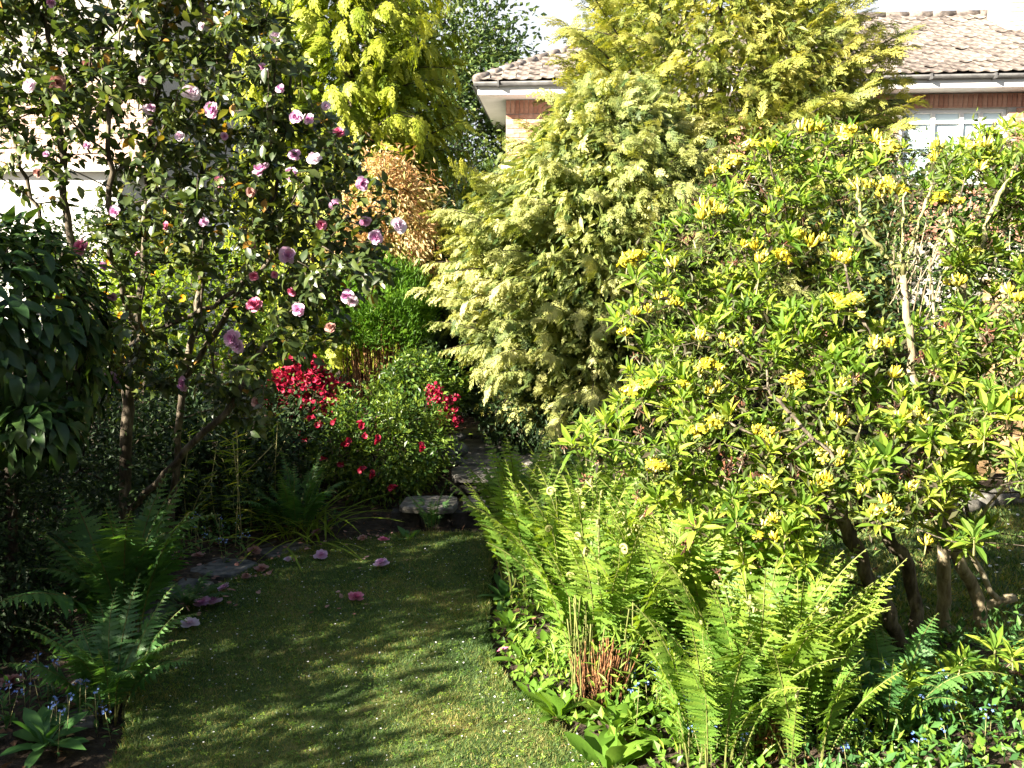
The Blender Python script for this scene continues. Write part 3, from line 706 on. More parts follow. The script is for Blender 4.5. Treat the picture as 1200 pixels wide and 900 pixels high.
# fascia, soffit, gutter with brackets
t = T()
box(t, (-OV, -OV, EZ-.002), (W_+OV, -OV+.03, EZ+.17), HF); box(t, (-OV, -OV+.03, EZ+.0), (-OV+.03, D_+OV, EZ+.17), HF)
part('fascia', t, M['white'], house, smooth=False)
t = T(); box(t, (-OV+.03, -OV+.03, EZ+.004), (W_+OV, 0.1, EZ+.03), HF); box(t, (-OV+.03, .1, EZ+.004), (.1, D_+OV, EZ+.03), HF); part('soffit', t, M['white'], house, smooth=False)
def halfpipe(t, a, b, r=.055):
    a = np.array(a, float); b = np.array(b, float); d = nrm(b-a); s = np.cross(d, [0, 0, 1]); V = []; k = 7
    for rr in (r, r-.006):
        for p in (a, b):
            for j in range(k): th = math.pi+math.pi*j/(k-1); V.append(p+s*math.cos(th)*rr+np.array([0, 0, 1])*math.sin(th)*rr)
    Fc = [(j, j+1, k+j+1, k+j) for j in range(k-1)]+[(2*k+j, 3*k+j, 3*k+j+1, 2*k+j+1) for j in range(k-1)]+[(0, k, 3*k, 2*k), (k-1, 3*k-1, 4*k-1, 2*k-1)]+[(j, 2*k+j, 2*k+j+1, j+1) for j in range(k-1)]
    t.add(HF(np.array(V)), Fc)
t = T(); halfpipe(t, (-OV-.06, -OV-.057, EZ+.175), (W_+OV, -OV-.057, EZ+.175)); halfpipe(t, (-OV-.057, D_, EZ+.175), (-OV-.057, -OV-.06, EZ+.175))
gut = part('gutter', t, M['gutter'], house)
for i in range(14):
    t = T(); x = -.1+i*.95; box(t, (x, -OV-.13, EZ+.105), (x+.03, -OV-.002, EZ+.19), HF); part('bracket', t, M['gutter'], gut, smooth=False)
# roof
PT = R(29); RZ = EZ+.20; run = D_/2+OV; RT = RZ+run*math.tan(PT)
t = T(); a = -OV-.03; b = W_+OV; c = -OV-.03; d = D_+OV
V = HF([(a, c, RZ-.02), (b, c, RZ-.02), (b, d, RZ-.02), (a, d, RZ-.02), (a+run, c+run, RT-.02), (b-run, c+run, RT-.02)])
t.add(V, [(0, 1, 5, 4), (1, 2, 5), (2, 3, 4, 5), (3, 0, 4)]); roof = part('roof', t, M['gutter'], house, smooth=False)
tw, ex_ = .205, .25
def tile_t():
    t = T(); V = []; k = 7
    for zoff in (0, -.016):
        for yy in (0, .33):
            for j in range(k):
                u = j/(k-1); x = u*(tw+.02); z = .011*math.cos(u*math.pi*2-.6)+.022*(1 if zoff == 0 else 1)+zoff
                V.append((x, yy, z+(.02 if yy == 0 else .0)))
    Fc = [(j, j+1, k+j+1, k+j) for j in range(k-1)]+[(2*k+j, 2*k+j+1, j+1, j) for j in range(k-1)]
    t.add(V, Fc); return t
tt = tile_t(); tile_me = mesh('roof_tile', tt, M['tile'], True)
SL = np.array([[1, 0, 0], [0, math.cos(PT), -math.sin(PT)], [0, math.sin(PT), math.cos(PT)]])
AT = RH@SL; nt_ = 0; rest = []
slope = run/math.cos(PT)
for row in range(int(slope/ex_)+1):
    s = row*ex_; y = s*math.cos(PT)
    if y > run-.1: break
    for i in range(int((b-a)/tw)):
        x = a+i*tw
        if x < a+y-.05 or x+tw > b-y: continue
        p = HF([(x, c+y-.02, RZ+s*math.sin(PT)+.0)])[0]
        jit = rng.normal(0, .006, 3)
        if (x < 1.3 or 5.9 < x < 9.6) and nt_ < 300: inst('roof_tile', tile_me, roof, AT, p+jit); nt_ += 1
        else: rest.append(p+jit)
t = T(); t.stamp(tt, np.repeat(AT[None], len(rest), 0), np.array(rest), tint=rng.random(len(rest))); part('roof_tiling', t, M['tile'], roof, kind='stuff')
def ridge(p0, p1, n, nm='ridge_tile'):
    p0 = np.array(p0, float); p1 = np.array(p1, float)
    for i in range(n):
        q0 = p0+(p1-p0)*i/n; q1 = p0+(p1-p0)*((i+1.08)/n); t = T(); tube(t, HF([q0, q1]), [.085, .075], 8, 0, rng.random()); part(nm, t, M['tile'], roof)
ridge((a, c, RZ+.02), (a+run, c+run, RT+.03), 17, 'hip_tile'); ridge((a+run, c+run, RT+.03), (b-run, c+run, RT+.03), 18)
# chimney
t = T(); CX = 8.6; CY = 1.5; box(t, (CX, CY, RZ+.2), (CX+1.4, CY+.8, RT+1.6), HF, 0); ch = part('chimney', t, M['mortar'], house, smooth=False)
n = 0
ps = []
for row in range(34):
    z = RZ+.4+row*.075
    for i in range(6):
        x = CX+i*.225+(.1 if row % 2 else 0)
        if x+.22 > CX+1.42: continue
        ps.append(HF([(x, CY, z)])[0])
for p in ps[:150]: inst('brick', bm_pale, ch, RH, p)
# flat roofed extension at the corner
EX = float(P(570, 195, 13.6)[2]); t = T()
box(t, (.12, -.85, HG), (4.5, -.002, EX-.14), HF); ext = part('extension', t, M['render'], house, smooth=False)
t = T(); box(t, (.0, -1.0, EX-.06), (4.6, -.004, EX), HF); part('flat_roof', t, M['white'], ext, smooth=False)
t = T(); box(t, (-.05, -1.06, EX-.16), (4.65, -.98, EX-.085), HF); part('gutter', t, M['gutter'], ext, smooth=False)

# neighbour's house behind the camellia
nh = thing('neighbouring_house', 'pale brick and white rendered house glimpsed at the left between the camellia stems', 'house', (-8, 14, .4))
t = T(); z1 = float(P(60, 197, 13)[2]); z2 = 6.2
box(t, (-11.5, 13, .3), (-5.9, 18, z1)); w1 = part('wall', t, M['render'], nh, smooth=False)
t = T(); box(t, (-11.5, 13.35, z1+.004), (-5.5, 18, z2)); w2 = part('upper_wall', t, M['mortar'], nh, smooth=False)
for row in range(18):
    for i in range(16):
        x = -9.2+i*.225+(.11 if row % 2 else 0); inst('brick', bm_pale, w2, np.eye(3), (x, 13.35, z1+.03+row*.075))
t = T(); box(t, (-11.7, 12.86, z1-.06), (-5.8, 13.345, z1+.03)); part('ledge', t, M['white'], nh, smooth=False)
t = T(); V = [(-11.9, 12.9, z2), (-5.1, 12.9, z2), (-5.1, 18.4, z2), (-11.9, 18.4, z2), (-9, 15.6, z2+1.7), (-8, 15.6, z2+1.7)]
t.add(V, [(0, 1, 5, 4), (1, 2, 5), (2, 3, 4, 5), (3, 0, 4), (0, 3, 2, 1)]); part('roof', t, M['tile'], nh, smooth=False)

# tan fence at the right behind the azalea
fn = thing('wooden_fence', 'tan wooden board fence behind the yellow azalea at the right', 'fence', (4.6, 6.6, .08))
for i in range(28):
    x = 3.75+i*.148; t = T(); h = 1.52+rng.normal(0, .012); box(t, (x, 6.6+.02*(i % 2), .1), (x+.155, 6.618+.02*(i % 2), h), None, 0, rng.random(), .002); part('board', t, M['fence'], fn, smooth=False)
for x in (3.70, 5.4, 7.1): t = T(); box(t, (x, 6.64, .0), (x+.09, 6.74, 1.62)); part('post', t, M['fence'], fn, smooth=False)
for z in (.4, 1.25): t = T(); box(t, (3.7, 6.641, z), (8.1, 6.68, z+.07)); part('rail', t, M['fence'], fn, smooth=False)

# ================================================================ TREES AND BIG CONIFERS
SPR = [spray_t(i, .17, 7, .009, 3) for i in range(5)]
SPRC = [spray_t(20+i, .13, 7, .0075, 3, droop=.6) for i in range(5)]
SPRG = [spray_t(40+i, .20, 6, .020, 2, 42, droop=.9, fan=.45) for i in range(5)]
def conifer(name, label, base, prof, z0, z1, fol, sprs, nbr, brL, seed, phi0, phi1, group=None, hang=.3, elev=.15, fill=2500, ax=lambda z: (0, 0), squash=1.0, outj=.15, inner=.62, nsp=1200, nbs=13):
    r = np.random.default_rng(seed); root = thing(name, label, 'tree', base, group); bx, by = base[0], base[1]
    t = T(); tube(t, smoothline([(bx, by, base[2]-.05), (bx+.05, by, (z0+z1)/2), (bx, by, z1-.3)], 5, .01), np.linspace(.16, .03, 11), 8); part('trunk', t, M['bark'], root)
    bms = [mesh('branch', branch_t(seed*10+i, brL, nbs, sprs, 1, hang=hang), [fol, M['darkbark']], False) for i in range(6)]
    # stratified over height, weighted by radius
    zs = np.linspace(z0, z1, 200); wts = np.array([max(.05, prof(z)) for z in zs]); cdf = np.cumsum(wts)/wts.sum()
    for i in range(nbr):
        z = float(np.interp((i+r.random())/nbr, cdf, zs)); ph = phi0+(phi1-phi0)*((i*.61803+r.uniform(-.03, .03)) % 1)
        ox, oy = ax(z); rr = prof(z)*(1+.12*math.sin(ph*3+z*2.2)+r.uniform(-outj, outj))
        d = np.array([math.cos(ph), math.sin(ph)*squash]); sc = r.uniform(.8, 1.25)
        tip = np.array([bx+ox+d[0]*rr, by+oy+d[1]*rr, z])
        frac = (z-z0)/(z1-z0); out = nrm(np.array([d[0], d[1], elev+.9*frac**3+r.uniform(-.15, .25)]))
        org = tip-out*brL*sc*.9
        up = nrm(np.array([d[0]*.25, d[1]*.25, 1])+r.normal(0, .45, 3)); out = nrm(out+r.normal(0, .22, 3))
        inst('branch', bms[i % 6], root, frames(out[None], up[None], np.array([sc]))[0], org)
    # loose sprays between the branches
    n = nsp; z = np.interp(r.random(n), cdf, zs); ph = r.uniform(phi0, phi1, n); rr = np.array([prof(q) for q in z])*(1+.12*np.sin(ph*3+z*2.2)+r.uniform(-.25, .06, n))
    o = np.stack([bx+np.cos(ph)*rr, by+np.sin(ph)*rr*squash, z], 1); yd = nrm(np.stack([np.cos(ph), np.sin(ph), np.full(n, elev-.2)], 1)+r.normal(0, .45, (n, 3))); A = frames(yd, nrm(np.array([0, 0, 1.])+r.normal(0, .6, (n, 3))), r.uniform(.45, 1.25, n)); t = T()
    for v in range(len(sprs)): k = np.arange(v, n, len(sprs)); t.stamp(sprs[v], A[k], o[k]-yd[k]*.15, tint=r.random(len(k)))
    part('sprays', t, fol, root, smooth=False, kind='stuff')
    # inner foliage mass
    t = T(); n = fill; z = np.interp(r.random(n), cdf, zs); ph = r.uniform(phi0-.3, phi1+.3, n); rr = np.array([prof(q) for q in z])*r.uniform(.25, inner, n)
    o = np.stack([bx+np.array([ax(q)[0] for q in z])+np.cos(ph)*rr, by+np.array([ax(q)[1] for q in z])+np.sin(ph)*rr*squash, z-.1], 1)
    outd = np.stack([np.cos(ph), np.sin(ph), np.full(n, -.3)], 1)
    leafmesh(t, quadleaf(.15, .04), o, outd, .3)
    part('inner_foliage', t, fol, root, smooth=False, kind='stuff')
    return root
PI = math.pi
# rear golden cypress
bR = (2.2, 9.6, .3)
def prR(z): return np.interp(z, [.4, 1.2, 2.4, 3.2, 3.7, 4.2, 4.8, 5.3, 5.8], [1.7, 1.95, 2.0, 1.92, 1.78, 1.52, 1.1, .65, .1])
conifer('golden_cypress', 'tall broad golden yellow green cypress in front of the brick house', bR, prR, .6, 5.7, F['gold'], SPR, 300, .55, 3, -PI-.3, .3, fill=24000, inner=.88, nsp=6200, nbs=18)
# front pale cypress, nearer, bulging left
bF = (.86, 7.6, .22)
def prF(z): return np.interp(z, [.3, .7, 1.2, 1.7, 2.2, 2.7, 3.1, 3.4], [.80, 1.16, 1.34, 1.34, 1.22, .95, .6, .2])
conifer('pale_cypress', 'pale creamy green feathery cypress beside the path in front of the golden one', bF, prF, .45, 3.35, F['cream'], SPRC, 295, .42, 5, -PI-.3, .3, fill=22000, hang=.4, nbs=22, inner=.88, nsp=4200)
# left chartreuse conifer
bL = (-1.75, 9.4, .35)
def prL(z): return np.interp(z, [.5, 1.5, 2.4, 3.2, 4.2, 5.4, 6.6], [.95, 1.12, 1.1, 1.12, 1.0, .75, .2])
conifer('weeping_golden_cypress', 'bright chartreuse drooping conifer rising behind the camellia', bL, prL, .8, 6.4, F['goldleft'], SPRG, 260, .55, 7, -PI-.4, .4, fill=9000, hang=.7, elev=-.1)
# dark conifer top behind it and dark one between
def prD(z): return np.interp(z, [.5, 2, 4, 6, 8], [.75, .85, .75, .6, .2])
conifer('dark_cypress', 'dark green narrow conifer just behind the bright chartreuse one', (-1.85, 11.2, .4), prD, .7, 7.8, F['darkgreen'], SPR, 150, .6, 9, -PI-.3, .3, fill=2400)
def prD2(z): return np.interp(z, [.3, 1, 1.8, 2.5], [.5, .5, .4, .1])
conifer('small_dark_conifer', 'small dark shaded conifer in the gap between the two golden cypresses', (-.60, 8.9, .3), prD2, .4, 2.35, F['darkgreen'], SPR, 90, .35, 11, -PI-.4, .4, fill=900)
def prG2(z): return np.interp(z, [.6, 1.2, 1.9, 2.6, 2.9], [.4, .5, .5, .3, .05])
conifer('small_golden_conifer', 'small bright yellow conifer between the house wall and the dark gap', (-.15, 9.3, .3), prG2, .9, 2.75, F['goldleft'], SPRG, 80, .32, 13, -PI-.4, .4, fill=500, hang=.5)
# dark lower mass under the pale cypress
# far tree
def tree(name, label, base, c, r, leaf, fol, nclump, nper, spread, shell=.35, group=None, r0=.006, zmin=None):
    root = thing(name, label, 'tree', base, group)
    cc, pts, nn = blob_points(c, r, nclump, nper, spread, shell, zmin)
    t = T(); leafmesh(t, leaf, pts, nn, .2, clumptint=np.repeat(rng.normal(.5, .2, len(cc)), nper)); part('crown', t, fol, root, smooth=False, kind='stuff')
    b = np.array(base, float); top = np.array([c[0], c[1], c[2]+r[2]*.5])
    N, par, cnt, chs, _ = colonize([smoothline([b, b*.5+top*.5+[.1, 0, 0], top], 6)], cc[:220], step=.5)
    part('trunk', wood(chs, N, cnt, r0, .45, .25), M['bark'], root); return root
tree('broadleaf_tree', 'tall loose mid green tree standing left of the brick house', (-1.3, 17.5, .5), (-1.0, 17.5, 4.0), (1.45, 1.3, 3.6), quadleaf(.13, .07), F['bgtree'], 620, 42, .22)
tree('broadleaf_tree', 'dark green shaded tree beside the corner of the brick house', (-1.2, 14.2, .4), (-1.45, 14.3, 2.5), (.95, .9, 1.75), quadleaf(.09, .05), F['darkgreen'], 260, 36, .14)
# background hedge closing the far views
hc = thing('background_hedge', 'dark green hedge closing the far end of the garden behind the shrubs', 'hedge', (-4, 11.8, .4))
t = T(); n = 16000; x = rng.uniform(-9, 3, n); z = .3+2.1*rng.random(n)**.8*(1+.12*np.sin(x*2)); yy = 11.8+rng.normal(0, .18, n)
leafmesh(t, quadleaf(.10, .06), np.stack([x, yy, z], 1), np.tile([0, -1., .2], (n, 1)), .1); part('foliage', t, F['darkgreen'], hc, smooth=False, kind='stuff')
hr = thing('dark_hedge', 'dark shaded shrubbery behind the top right of the yellow azalea', 'hedge', (4.6, 7.4, .2))
t = T(); n = 12000; x = rng.uniform(2.6, 7.5, n); z = .2+2.2*rng.random(n)**.8*(1+.1*np.sin(x*2.3)); yy = 7.5+rng.normal(0, .22, n)
leafmesh(t, quadleaf(.085, .045), np.stack([x, yy, z], 1), np.tile([0, -1., .2], (n, 1)), .1); part('foliage', t, F['darkgreen'], hr, smooth=False, kind='stuff')
t = T()
for i in range(120):
    x = rng.uniform(3.2, 6.5); p = np.array([x, 7.1+rng.normal(0, .1), 2.05+rng.normal(0, .15)]); q = p+[rng.normal(-.15, .1), rng.normal(-.1, .05), -rng.uniform(.3, .7)]
    tube(t, smoothline([p, (p+q)/2+rng.normal(0, .05, 3)+[0, 0, .1], q], 3), .005, 4)
part('dead_twigs', t, M['palebark'], hr, kind='stuff')

# ================================================================ LEFT SIDE SHRUBS
C_LEAF = leaf_t(.066, .036, 3, .25, .3)
C_LOW = leaf_t(.064, .036, 2, .3, .25)
# bronze shrub
shrub('bronze_acer', 'shrub with peach and bronze new leaves under the chartreuse conifer', 'shrub', (-1.15, 8.0, .2), P(455, 262, 8.0), (.42, .42, .66), quadleaf(.07, .022), F['bronze'], 200, 40, .09, .5, 3, hang=.5)
# golden shrub behind camellia (lit through)
gs = shrub('kerria', 'yellow green shrub with orange yellow blossoms behind the camellia trunk', 'shrub', (-2.75, 7.0, .15), P(205, 385, 7.0), (1.0, .5, .72), quadleaf(.07, .035), F['yelgreen'], 230, 26, .09, .4, 6)
t = T(); fl = T()
for k in range(6):
    a = k*1.047; fl.stamp(petal_t(.02, .018, .4), frames(np.array([[math.cos(a), math.sin(a), .35]]), np.array([[0, 0, 1.]])), np.zeros((1, 3)))
fme = mesh('flower', fl, F['orange'], True)
for (px, py) in [(150, 330), (125, 345), (137, 412), (145, 420), (196, 404), (176, 430), (110, 405), (160, 350), (165, 452), (215, 350), (130, 388), (245, 362), (143, 370), (128, 308), (180, 320)]:
    p = P(px, py, 6.45); inst('flower', fme, gs, frames(np.array([[.3, 0, .2]]), np.array([[0, -1, .3]]), np.array([rng.uniform(1, 1.7)]))[0], p)
# bright thuja globe with bare brown stems
ct = P(447, 362, 7.6); th_ = thing('thuja', 'rounded bright green thuja on bare brown stems', 'shrub', (ct[0], 7.6, .2))
cc, pts, nn = blob_points(ct, (.42, .4, .42), 150, 1, 0, .8, zmin=ct[2]-.25)
bsm = [mesh('branch', branch_t(300+i, .26, 9, [spray_t(60+j, .13, 6, .010, 2, 35, droop=.1) for j in range(3)], 1, hang=-.35), [F['box'], M['darkbark']], False) for i in range(4)]
for i, (p, d) in enumerate(zip(cc, nrm(cc-ct))):
    od = nrm(d+np.array([0, 0, .7])); inst('branch', bsm[i % 4], th_, frames(od[None], rdir(1), np.array([rng.uniform(.5, .8)]))[0], p-od*.16)
_, p_, n_ = blob_points(ct, (.44, .40, .44), 420, 44, .045, .75, zmin=ct[2]-.3); t = T(); leafmesh(t, quadleaf(.055, .010), p_, nrm(n_+[0, 0, .9]), -.4)
part('inner_foliage', t, F['box'], th_, smooth=False, kind='stuff')
t = T()
for i in range(70):
    a = rng.uniform(0, 6.28); r0_ = .34*math.sqrt(rng.random()); top = ct+[math.cos(a)*r0_, math.sin(a)*r0_, -.1]; bs = np.array([ct[0]-.02+math.cos(a)*r0_*.55, 7.6+math.sin(a)*r0_*.5, .2])
    tube(t, smoothline([bs, bs*.5+top*.5+rng.normal(0, .03, 3), top], 4, .008), np.linspace(.008, .003, 9), 4)
part('stems', t, M['deadstalk'], th_, kind='stuff')
# crimson azalea
cr = P(358, 466, 6.4)
root = shrub('crimson_azalea', 'shrub covered in crimson red blossom left of the green azalea', 'shrub', (cr[0], 6.4, .15), cr, (.27, .24, .26), quadleaf(.03, .016), F['azgreen'], 60, 16, .05, .6, 4, fill=30)
AZF = T()
for k in range(5):
    a = k*1.2566; AZF.stamp(petal_t(.02, .017, .4, .3), frames(np.array([[math.cos(a), math.sin(a), .5]]), np.array([[0, 0, 1.]])), np.zeros((1, 3)))
CL = T(); r2 = np.random.default_rng(5)
for k in range(6): CL.stamp(AZF, frames(nrm(r2.normal(size=(1, 3))), nrm(r2.normal(size=(1, 3))+[[0, -.3, .6]]), np.array([1.1])), r2.normal(0, .02, (1, 3)), tint=[r2.random()])
clme = [mesh('flower_cluster', CL, F['redfl'], True)]
cc, pts, nn = blob_points(cr, (.27, .25, .26), 330, 1, 0, .85)
kx = [i for i in range(len(cc)) if cc[i][1] < cr[1]+.12][:240]
for i in kx: inst('flower_cluster', clme[0], root, frames(rdir(1), nrm(nn[i]+[0, -.2, .3])[None], np.array([rng.uniform(.8, 1.35)]))[0], cc[i])
for (px, py) in [(345, 500), (352, 508), (340, 515), (360, 498), (335, 505), (348, 520)]:
    for k in range(3): inst('flower_cluster', clme[0], root, frames(rdir(1), rdir(1), np.array([1.0]))[0], P(px+rng.normal(0, 4), py+rng.normal(0, 4), 6.25))
# green azalea with sparse red flowers
ga = P(445, 525, 6.15)
root = shrub('evergreen_azalea', 'rounded green azalea dotted with a few red flowers beside the steps', 'shrub', (ga[0], 6.15, .12), ga, (.56, .40, .44), quadleaf(.042, .02), F['azgreen'], 300, 30, .045, .5, 6, M['darkbark'], fill=120)
def redflower(px, py, Y=5.62): inst('flower_cluster' if False else 'flower', redme, root, frames(rdir(1), np.array([[rng.normal(0, .3), -1, .6]]), np.array([rng.uniform(1.0, 1.35)]))[0], P(px, py, Y))
RF = T(); 
for k in range(3): RF.stamp(AZF, frames(nrm(r2.normal(size=(1, 3))), nrm(r2.normal(size=(1, 3))*.5+[[0, 0, 1]]), np.array([1.0])), r2.normal(0, .01, (1, 3)), tint=[.6+.4*r2.random()])
redme = mesh('flower', RF, F['redfl'], True)
for (px, py) in [(393, 494), (423, 500), (404, 519), (380, 539), (397, 545), (426, 550), (434, 557), (357, 517), (493, 525), (428, 511), (362, 492), (462, 572), (440, 516), (372, 500)]: redflower(px, py)
root = shrub('evergreen_azalea', 'lighter green azalea topped by a red flower spray next to the path', 'shrub', (P(505, 440, 6.9)[0], 6.9, .2), P(492, 458, 6.9), (.36, .3, .28), quadleaf(.045, .022), F['azgreen'], 170, 26, .05, .55, 4, M['darkbark'], fill=60)
for i in range(46):
    a = rng.random(); px = 505+a*22+rng.normal(0, 7); py = 455+a*34+rng.normal(0, 6)
    inst('flower_cluster', clme[0], root, frames(rdir(1), rdir(1), np.array([rng.uniform(.6, 1.0)]))[0], P(px, py, 6.5+rng.normal(0, .04)))
for (px, py) in [(531, 465), (528, 467), (534, 468), (537, 492)]: inst('flower_cluster', clme[0], root, frames(rdir(1), rdir(1), np.array([.8]))[0], P(px, py, 6.5))
# dark understorey shrubs at the left and in the gaps
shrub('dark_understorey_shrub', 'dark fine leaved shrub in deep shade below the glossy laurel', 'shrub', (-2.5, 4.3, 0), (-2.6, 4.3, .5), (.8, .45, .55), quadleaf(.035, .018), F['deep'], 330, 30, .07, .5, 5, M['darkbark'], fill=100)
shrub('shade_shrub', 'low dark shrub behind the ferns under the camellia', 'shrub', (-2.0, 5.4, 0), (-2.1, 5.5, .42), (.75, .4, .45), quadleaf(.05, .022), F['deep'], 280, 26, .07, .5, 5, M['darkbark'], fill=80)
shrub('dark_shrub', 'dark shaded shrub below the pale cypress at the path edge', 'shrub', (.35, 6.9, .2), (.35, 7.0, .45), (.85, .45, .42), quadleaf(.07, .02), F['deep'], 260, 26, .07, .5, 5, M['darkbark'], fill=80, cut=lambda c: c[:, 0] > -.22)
shrub('shade_shrub', 'wide dark shrub added to deepen the shade behind the camellia trunks', 'shrub', (-2.9, 6.0, .1), (-2.8, 6.0, .5), (1.35, .35, .55), quadleaf(.055, .028), F['deep'], 420, 28, .08, .4, 6, M['darkbark'], fill=160)  # added dark mass; its leaf colour carries the shade
# dappled strappy plants
BAMB = quadleaf(.13, .014)
sp = thing('strappy_lily', 'clump of sunlit narrow leaved plants between camellia and red azalea', 'plant', (-1.75, 5.3, 0))
t = T(); n = 420
for j in range(14):
    b = np.array([rng.uniform(-2.05, -1.45), rng.uniform(5.0, 5.6), 0.0]); hgt = rng.uniform(.45, .85)
    tube(t, smoothline([b, b+[rng.normal(0, .04), 0, hgt*.5], b+[rng.normal(0, .08), rng.normal(0, .05), hgt]], 3), .003, 4, 1)
    m = 26; z = np.linspace(.2, 1, m)*hgt; a = rng.uniform(0, 6.28, m)
    t.stamp(BAMB, frames(np.stack([np.cos(a), np.sin(a), rng.uniform(-.1, .8, m)], 1), np.tile([0, 0, 1.], (m, 1)), rng.uniform(.6, 1.1, m)), b+np.stack([np.zeros(m), np.zeros(m), z], 1), tint=rng.random(m))
part('leaves', t, [F['yelgreen'], M['stem']], sp, smooth=False, kind='stuff')
sp = thing('strappy_lily', 'low clump of arching strap leaves catching light right of the lily stems', 'plant', (-1.3, 5.2, 0))
strap = leaf_t(.42, .016, 6, .3, .9)
sm = mesh('leaf', strap, F['yelgreen'], False)
for i in range(60):
    a = rng.uniform(0, 6.28); e = rng.uniform(.7, 1.35); b = np.array([-1.3+rng.normal(0, .12), 5.2+rng.normal(0, .1), .0])
    inst('leaf', sm, sp, frames(np.array([[math.cos(a)*math.cos(e), math.sin(a)*math.cos(e), math.sin(e)]]), np.array([[math.cos(a)*.2, math.sin(a)*.2, 1.]]), np.array([rng.uniform(.7, 1.2)]))[0], b)

# ---------------------------------------------------------------- laurel at the left edge
LZc = P(2, 392, 3.35); lau = thing('laurel', 'dense dark glossy broad leaved laurel at the left edge', 'shrub', (LZc[0]-.1, 3.5, 0))
LLEAF = [leaf_t(.088, .040, 4, .35, d_, petiole=.01, wav=.04) for d_ in (.3, .5, .8)]
lme = [mesh('leaf', q, F['laurel'], True) for q in LLEAF]
cL = LZc+[-.10, .12, 0.0]; d = rdir(2600); rad = rng.uniform(.72, 1.03, 2600)*(1+.07*np.sin(d[:, 0]*6)*np.cos(d[:, 2]*5))
rL = np.array([.44, .42, .47]); pts = cL+d*rL*rad[:, None]
lowc = P(45, 500, 3.2); e2 = rdir(260); pts2 = lowc+e2*np.array([.12, .1, .12])*rng.uniform(.3, 1, 260)[:, None]; pts = np.vstack([pts, pts2]); d = np.vstack([d, e2])
yd = nrm(d*.8+np.array([0, 0, -.55])+rng.normal(0, .35, d.shape)); zu = nrm(d+np.array([0, 0, .9])+rng.normal(0, .2, d.shape))
A = frames(yd, zu, rng.uniform(.5, 1.25, len(d))); order = np.argsort(np.linalg.norm(pts-[0, 0, 1.6], axis=1)+10*(pts[:, 0]/pts[:, 1] < -.62))
for i in order[:290]: inst('leaf', lme[i % 3], lau, A[i], pts[i])
t = T()
for v in range(3): k = [i for i in order[290:] if i % 3 == v]; t.stamp(LLEAF[v], A[k], pts[k], tint=rng.random(len(k)))
part('foliage', t, F['laurel'], lau, kind='stuff')
N, par, cnt, chs, _ = colonize([smoothline([(cL[0]-.05, 3.5, 0), (cL[0], 3.5, .6), cL+[0, 0, .1]], 5)], pts[order[::18]])
part('trunk', wood(chs, N, cnt, .0025), M['darkbark'], lau)

# ---------------------------------------------------------------- CAMELLIA
cam_root = thing('camellia_tree', 'large camellia with many stems glossy leaves and pink blossoms at the left', 'tree', (-1.9, 4.3, 0))
def line(pts): return smoothline([P(*p) for p in pts], 5, .006)
b0 = PG(150, 715, 0)
roots = [line([(150, 712, 4.25), (148, 600, 4.25), (150, 480, 4.25), (160, 390, 4.3), (170, 300, 4.3), (175, 200, 4.3), (190, 60, 4.2), (205, -60, 4.1)]),
         line([(150, 480, 4.25), (122, 390, 4.3), (88, 300, 4.3), (75, 220, 4.25), (66, 120, 4.2), (50, 0, 4.1), (45, -70, 4.0)]),
         line([(152, 440, 4.25), (110, 360, 4.4), (62, 280, 4.5), (35, 220, 4.5), (12, 150, 4.5), (-20, 60, 4.5)]),
         line([(190, 700, 4.5), (205, 560, 4.5), (215, 450, 4.5), (238, 330, 4.4), (236, 200, 4.4), (265, 80, 4.3), (275, -50, 4.2)]),
         line([(215, 450, 4.5), (262, 375, 4.4), (300, 290, 4.3), (330, 180, 4.3), (345, 60, 4.3)]),
         line([(150, 600, 4.25), (205, 542, 4.1), (265, 482, 4.0), (305, 415, 4.0), (370, 330, 4.0), (432, 262, 4.05)]),
         line([(158, 400, 4.3), (200, 380, 4.2), (262, 350, 4.1), (330, 290, 4.0), (400, 200, 4.1)]),
         line([(160, 390, 4.3), (130, 280, 4.0), (128, 180, 3.9), (120, 60, 3.9)]),
         line([(238, 330, 4.4), (205, 230, 4.7), (215, 120, 4.7), (180, 10, 4.8)])]
poly = [(-60, -90), (330, -90), (338, 40), (375, 120), (425, 170), (462, 235), (452, 340), (405, 400), (330, 430), (318, 505), (270, 500), (235, 470), (170, 455), (95, 470), (60, 300), (-60, 300)]
n = 13000; px = rng.uniform(-60, 470, n); py = rng.uniform(-90, 520, n); Yq = 4.15+rng.normal(0, .32, n); Yq = np.clip(Yq, 3.45, 4.9)
k = inpoly(px, py, poly)
dens = np.ones(n)
dens[(py > 195) & (px < 108)] = .10; dens[(py > 130) & (py < 200) & (px < 100)] = .5
dens[(py > 290) & (px < 330)] = .34; dens[(py > 400)] = .42; dens[(px > 105) & (px < 165) & (py > 120) & (py < 250)] = .35
dens[(px > 290) & (px < 345) & (py > 430)] = 1
k &= rng.random(n) < dens; px, py, Yq = px[k], py[k], Yq[k]
sel = rng.permutation(len(px))[:1420]; targ = np.array([P(px[i], py[i], Yq[i]) for i in sel])
N, par, cnt, chs, tdir = colonize(roots, targ, .05, .22)
nr = len(roots)
for i in range(nr):
    t = T(); ch_ = chs[i]; cap_ = .036 if i == 0 else .019; rad = np.minimum(cap_, .0016*cnt[ch_]**.44); rad = np.maximum(rad, np.linspace(cap_*.9, .004, len(ch_))); tube(t, N[ch_], rad, 8)
    part('stem', t, M['bark'], cam_root)
part('branches', wood(chs, N, cnt, .0016, .40, skip=nr, rmax=.012), M['bark'], cam_root, kind='stuff')
per = 13; pts = np.repeat(targ, per, 0); u = rng.random(len(pts)); dr = np.repeat(tdir, per, 0)
pts = pts-dr*(u*.13)[:, None]+rng.normal(0, .014, pts.shape)
